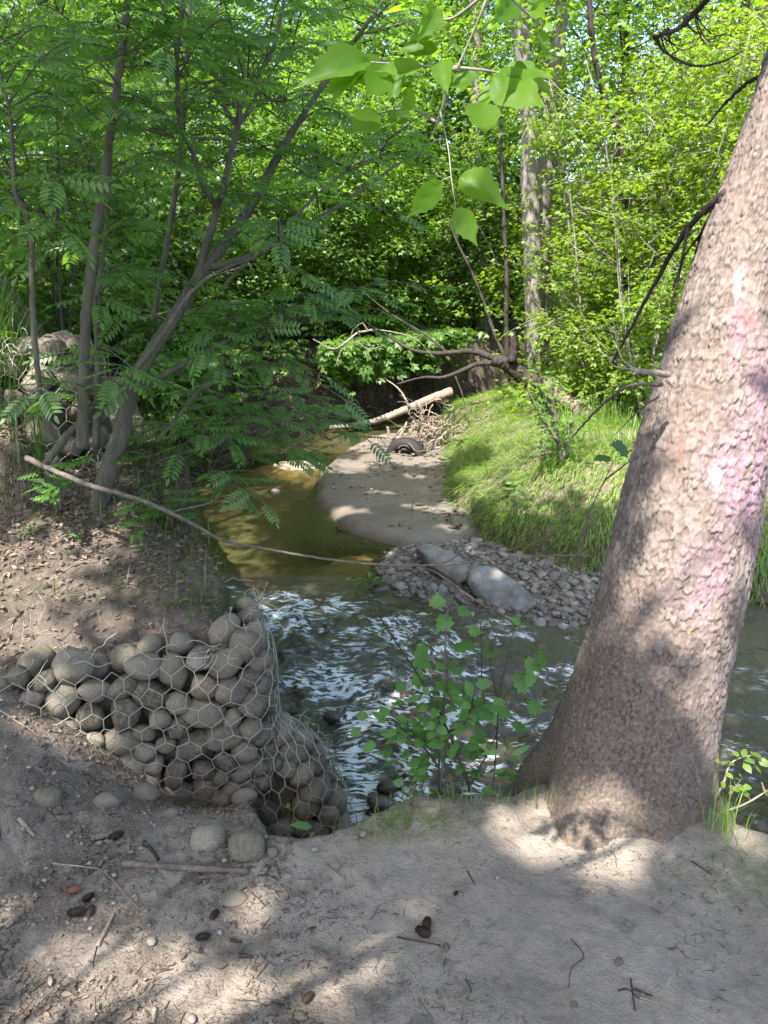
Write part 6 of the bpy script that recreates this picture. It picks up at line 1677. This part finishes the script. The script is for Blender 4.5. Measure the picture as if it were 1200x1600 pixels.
# ------------------------------------------------------------------ young plants near the water and on the bank
def maple_leaf():
    # five-lobed leaf, base at the origin, tip at x = 1
    out = [(0, 0), (-.06, .22), (.12, .30), (.10, .52), (.34, .46), (.52, .56), (.52, .30), (.74, .30), (.74, .16), (1.0, 0)]
    pts = out + [(x, -y) for x, y in out[::-1][1:-1]]
    c = [.36, 0]; v = [[c[0], 0, 0]] + [[x - 0, y, -.10 * abs(y) - .12 * x * x] for x, y in pts]
    n = len(pts); return np.array(v), np.zeros((0, 4), int), np.array([[0, 1 + (i + 1) % n, 1 + i] for i in range(n)])
ML = maple_leaf()
def leafy(name, label, cat, stems, r, leaves, leafT, mat, seed, stem_mat='stick'):
    """stems through the picture at given distances; leaves: (px, py, Y, size px)"""
    g = np.random.default_rng(seed); root = thing(name, label, cat, at(*stems[0][0])); mb = MB()
    lm = make_mesh('leaf', *leafT, M[mat], True); nodes = []
    for pts in stems:
        P = np.array([at(*p) for p in pts]); pa = smooth_path(P, 8 * len(P)); nodes.append(pa); tube(mb, pa, np.linspace(r, r * .35, len(pa)), 6, .15)
    nodes = np.concatenate(nodes)
    for px, py, Y, w in leaves:
        tip = at(px, py, Y); s = size_at(tip, w); b = nodes[np.argmin(np.linalg.norm(nodes - tip, axis=1))]
        d = tip - b; l = np.linalg.norm(d)
        if l < 1e-3: d = g.normal(size=3); l = 1
        d = d / l + .35 * g.normal(size=3); d[2] = d[2] * .4 - .1
        c = tip - d / np.linalg.norm(d) * s * .5
        tube(mb, smooth_path([b, (b + c) / 2 + [0, 0, .008], c], 5), .0011, 3, cap=False)
        up = np.array([0, -.35, 1.0]) + .3 * g.normal(size=3)
        place_mesh('leaf', lm, c, (s,) * 3, rot_from(frames(d[None], up[None])[0]), root)
    sub('stem', mb.mesh('stem', M[stem_mat]), root)
    return root
leafy('maple_seedling', 'upright maple seedling with broad lobed leaves at the brink over the rapids', 'plant',
      [[(688, 1240, 2.16), (692, 1180, 2.17), (694, 1090, 2.19), (696, 1000, 2.2), (700, 950, 2.2)], [(694, 1100, 2.19), (735, 1085, 2.2)], [(695, 1020, 2.2), (660, 1030, 2.2)]], .0042,
      [(705, 1078, 2.16, 46), (665, 1030, 2.2, 46), (730, 1008, 2.2, 40), (690, 975, 2.2, 34), (683, 938, 2.2, 26), (728, 955, 2.2, 26), (735, 1098, 2.18, 36), (762, 1106, 2.18, 44), (790, 1112, 2.18, 30), (655, 1065, 2.2, 28), (715, 1045, 2.2, 26), (740, 1130, 2.18, 30), (680, 1100, 2.17, 30), (770, 1020, 2.2, 26), (745, 985, 2.2, 24)], ML, 'leaf_herb', 901)
rs = np.random.default_rng(9)
leafy('rose_bush', 'bushy wild rose with rounded leaflets under the maple seedling', 'plant',
      [[(684, 1245, 2.13), (686, 1190, 2.13), (690, 1120, 2.14), (700, 1060, 2.16)], [(735, 1235, 2.12), (715, 1180, 2.13), (690, 1120, 2.14), (650, 1050, 2.16), (610, 990, 2.18), (580, 940, 2.2), (565, 905, 2.2)],
       [(732, 1232, 2.12), (760, 1180, 2.14), (775, 1150, 2.15)], [(686, 1200, 2.13), (660, 1165, 2.13), (635, 1145, 2.13)], [(690, 1150, 2.13), (725, 1130, 2.14), (738, 1105, 2.14)]], .0045,
      [(690 + 62 * rs.normal() * .8 - 10, 1140 + 38 * rs.normal(), 2.10 + .1 * rs.random(), 20 + 10 * rs.random()) for _ in range(120)] + [(645, 1205, 2.08, 20), (660, 1205, 2.08, 20), (652, 1215, 2.08, 20), (625, 1140, 2.12, 22), (750, 1150, 2.14, 24), (765, 1165, 2.14, 22)], L6_WIDE if 'L6_WIDE' in globals() else (L6[0] * np.array([1, 1.35, 1]), L6[1], L6[2]), 'leaf_herb', 902, 'bark_dark')
leafy('willowherb', 'narrow leaved green shoot by the foot of the big trunk', 'plant', [[(790, 1228, 2.13), (791, 1205, 2.13), (789, 1180, 2.13)]], .003,
      [(768, 1176, 2.12, 34), (790, 1162, 2.13, 30), (815, 1172, 2.12, 38), (806, 1190, 2.12, 30), (772, 1192, 2.13, 30), (797, 1205, 2.12, 26), (780, 1205, 2.12, 24)], (L6[0] * np.array([1, .55, 1]), L6[1], L6[2]), 'leaf_herb', 903)
leafy('dead_stalk', 'brown dry stalk forked at the top between rapids and gravel', 'plant', [[(770, 1240, 2.14), (776, 1160, 2.15), (780, 1090, 2.17), (790, 1040, 2.18), (800, 995, 2.2), (806, 975, 2.2)], [(806, 978, 2.2), (825, 955, 2.25), (860, 925, 2.35), (880, 890, 2.4)], [(778, 1100, 2.17), (800, 1075, 2.2)], [(776, 1140, 2.16), (755, 1085, 2.2), (752, 1000, 2.2), (750, 960, 2.2)], [(776, 1085, 2.17), (765, 1030, 2.2), (778, 985, 2.2)]], .003,
      [(806, 968, 2.2, 18), (812, 975, 2.2, 16), (800, 970, 2.2, 14), (835, 1040, 2.2, 30), (820, 1065, 2.2, 36), (850, 1030, 2.2, 26), (840, 1105, 2.2, 30), (815, 1135, 2.18, 28), (800, 1210, 2.15, 22), (830, 1060, 2.2, 24)], ML, 'leaf_herb', 904, 'bark_dark')
leafy('leafy_shoot', 'small leafy shoot with yellow tip in the hollow by the wired bag', 'plant', [[(440, 1338, 2.0), (455, 1325, 2.0), (468, 1312, 2.0), (475, 1295, 2.0)]], .002, [(471, 1290, 1.99, 38), (463, 1322, 2.0, 16), (440, 1322, 2.0, 18), (445, 1335, 2.0, 14), (450, 1258, 2.2, 22)], (L6[0] * np.array([1, .8, 1]), L6[1], L6[2]), 'leaf_herb', 905)
leafy('rose_shoot', 'sunlit pale twig with rounded leaflets right of the trunk base', 'plant', [[(1115, 1250, 2.05), (1130, 1225, 2.06), (1138, 1200, 2.07), (1150, 1187, 2.08), (1175, 1180, 2.1)], [(1118, 1272, 2.0), (1160, 1258, 2.0), (1195, 1238, 2.0), (1240, 1210, 2.0)], [(1140, 1240, 2.03), (1150, 1230, 2.03)], [(1195, 1238, 2.0), (1190, 1222, 2.0)]], .0045,
      [(1120, 1188, 2.06, 12), (1132, 1192, 2.06, 14), (1143, 1194, 2.06, 14), (1150, 1178, 2.07, 14), (1163, 1176, 2.08, 18), (1170, 1188, 2.08, 20), (1182, 1180, 2.09, 22), (1168, 1200, 2.07, 20), (1185, 1203, 2.08, 16), (1195, 1192, 2.08, 22), (1150, 1217, 2.03, 16), (1158, 1213, 2.03, 16), (1148, 1233, 2.03, 18), (1158, 1232, 2.03, 18), (1168, 1230, 2.03, 16), (1165, 1240, 2.03, 18), (1140, 1212, 2.05, 14), (1130, 1226, 2.05, 14), (1195, 1205, 2.05, 18), (1198, 1240, 2.0, 14)], (L6[0] * np.array([1, 1.25, 1]), L6[1], L6[2]), 'leaf_sun', 906, 'dead_wood')
leafy('maple_sprout', 'dark lobed leaves on a twig in front of the grass left of the trunk', 'plant', [[(905, 868, 3.0), (922, 800, 3.05), (945, 750, 3.1), (962, 715, 3.1)], [(945, 750, 3.1), (985, 720, 3.0), (1010, 705, 3.0)]], .004,
      [(938, 715, 3.1, 30), (968, 697, 3.1, 36), (985, 702, 3.05, 30), (1002, 690, 3.0, 30), (1005, 720, 3.0, 28), (990, 728, 3.0, 20), (955, 735, 3.1, 18), (1000, 705, 3.0, 24)], ML, 'leaf_shade', 907)
sh = np.random.default_rng(12)
leafy('young_shrub', 'small roundish shrub standing alone on the sunny grass', 'bush', [[(878, 722, 6.6), (872, 690, 6.6), (868, 650, 6.6), (862, 610, 6.6)], [(872, 690, 6.6), (845, 650, 6.6), (825, 610, 6.6)], [(880, 715, 6.6), (890, 670, 6.6), (905, 640, 6.6)], [(868, 660, 6.6), (850, 620, 6.6), (838, 600, 6.6)]], .02,
      [(862 + 28 * sh.normal(), 655 + 34 * sh.normal(), 6.6 + .2 * sh.normal(), 10 + 6 * sh.random()) for _ in range(230)], L6, 'leaf_mid', 908)
leafy('young_shrub', 'spindly dark seedling in the grass below the roundish shrub', 'bush', [[(808, 800, 6.0), (805, 780, 6.0), (802, 755, 6.0)], [(806, 790, 6.0), (795, 772, 6.0)], [(806, 785, 6.0), (815, 768, 6.0)]], .006, [(805 + 12 * sh.normal(), 775 + 14 * sh.normal(), 6.0, 14) for _ in range(26)], L6, 'leaf_shade', 909)
leafy('leafy_sprout', 'broad leaved sprout on the bank face beside the tyre', 'plant', [[(722, 700, 8.2), (718, 690, 8.2), (730, 686, 8.2)]], .005, [(702, 690, 8.2, 14), (712, 688, 8.2, 14), (722, 690, 8.2, 12), (732, 686, 8.2, 12), (716, 695, 8.2, 10)], L6, 'leaf_shade', 910)
leafy('herb', 'low green weed on the tip of the gravel bar', 'plant', [[(578, 918, 5.2), (578, 905, 5.2)]], .004, [(578 + 12 * sh.normal(), 908 + 6 * sh.normal(), 5.2, 12) for _ in range(20)], L6, 'leaf_herb', 911)
# leafy sprays hanging over the far bank and its dark water
g = np.random.default_rng(950); n = 5200
t = g.random(n); pl = smooth_path([(-2.6, 8.0), (-2.45, 9.3), (-1.9, 10.4), (-.85, 11.4), (.1, 12.6), (.95, 13.8)], 300); i = (t * 299).astype(int)
dens = vnoise(i * .05, 0 * t, seed=951); z = .75 - 1.0 * g.random(n) ** 1.6 * dens
x = pl[i, 0] + .25 + .35 * g.normal(size=n) * .6; y = pl[i, 1] - .25 + .35 * g.normal(size=n) * .6
k = (z > terrain(x, y, False)[0] + .03) & (z > -.45) & (vnoise(x * 2, y * 2, z * 2, seed=952) > .42); x, y, z = x[k], y[k], z[k]; n = len(x)
mb = MB(); scatter_template(mb, *FIVE, frames(g.normal(size=(n, 3)) * [1, 1, .3] + [.2, -.5, -.4], np.array([0, -.2, 1.]) + .3 * g.normal(size=(n, 3))), np.stack([x, y, z], -1), .17 * (.6 + .7 * g.random(n)))
o = link('hanging_leaves', mb.mesh('hanging_leaves', M['leaf_mid']), kind='stuff'); o['label'] = 'leafy sprays drooping over the lip of the far bank'; o['category'] = 'foliage'
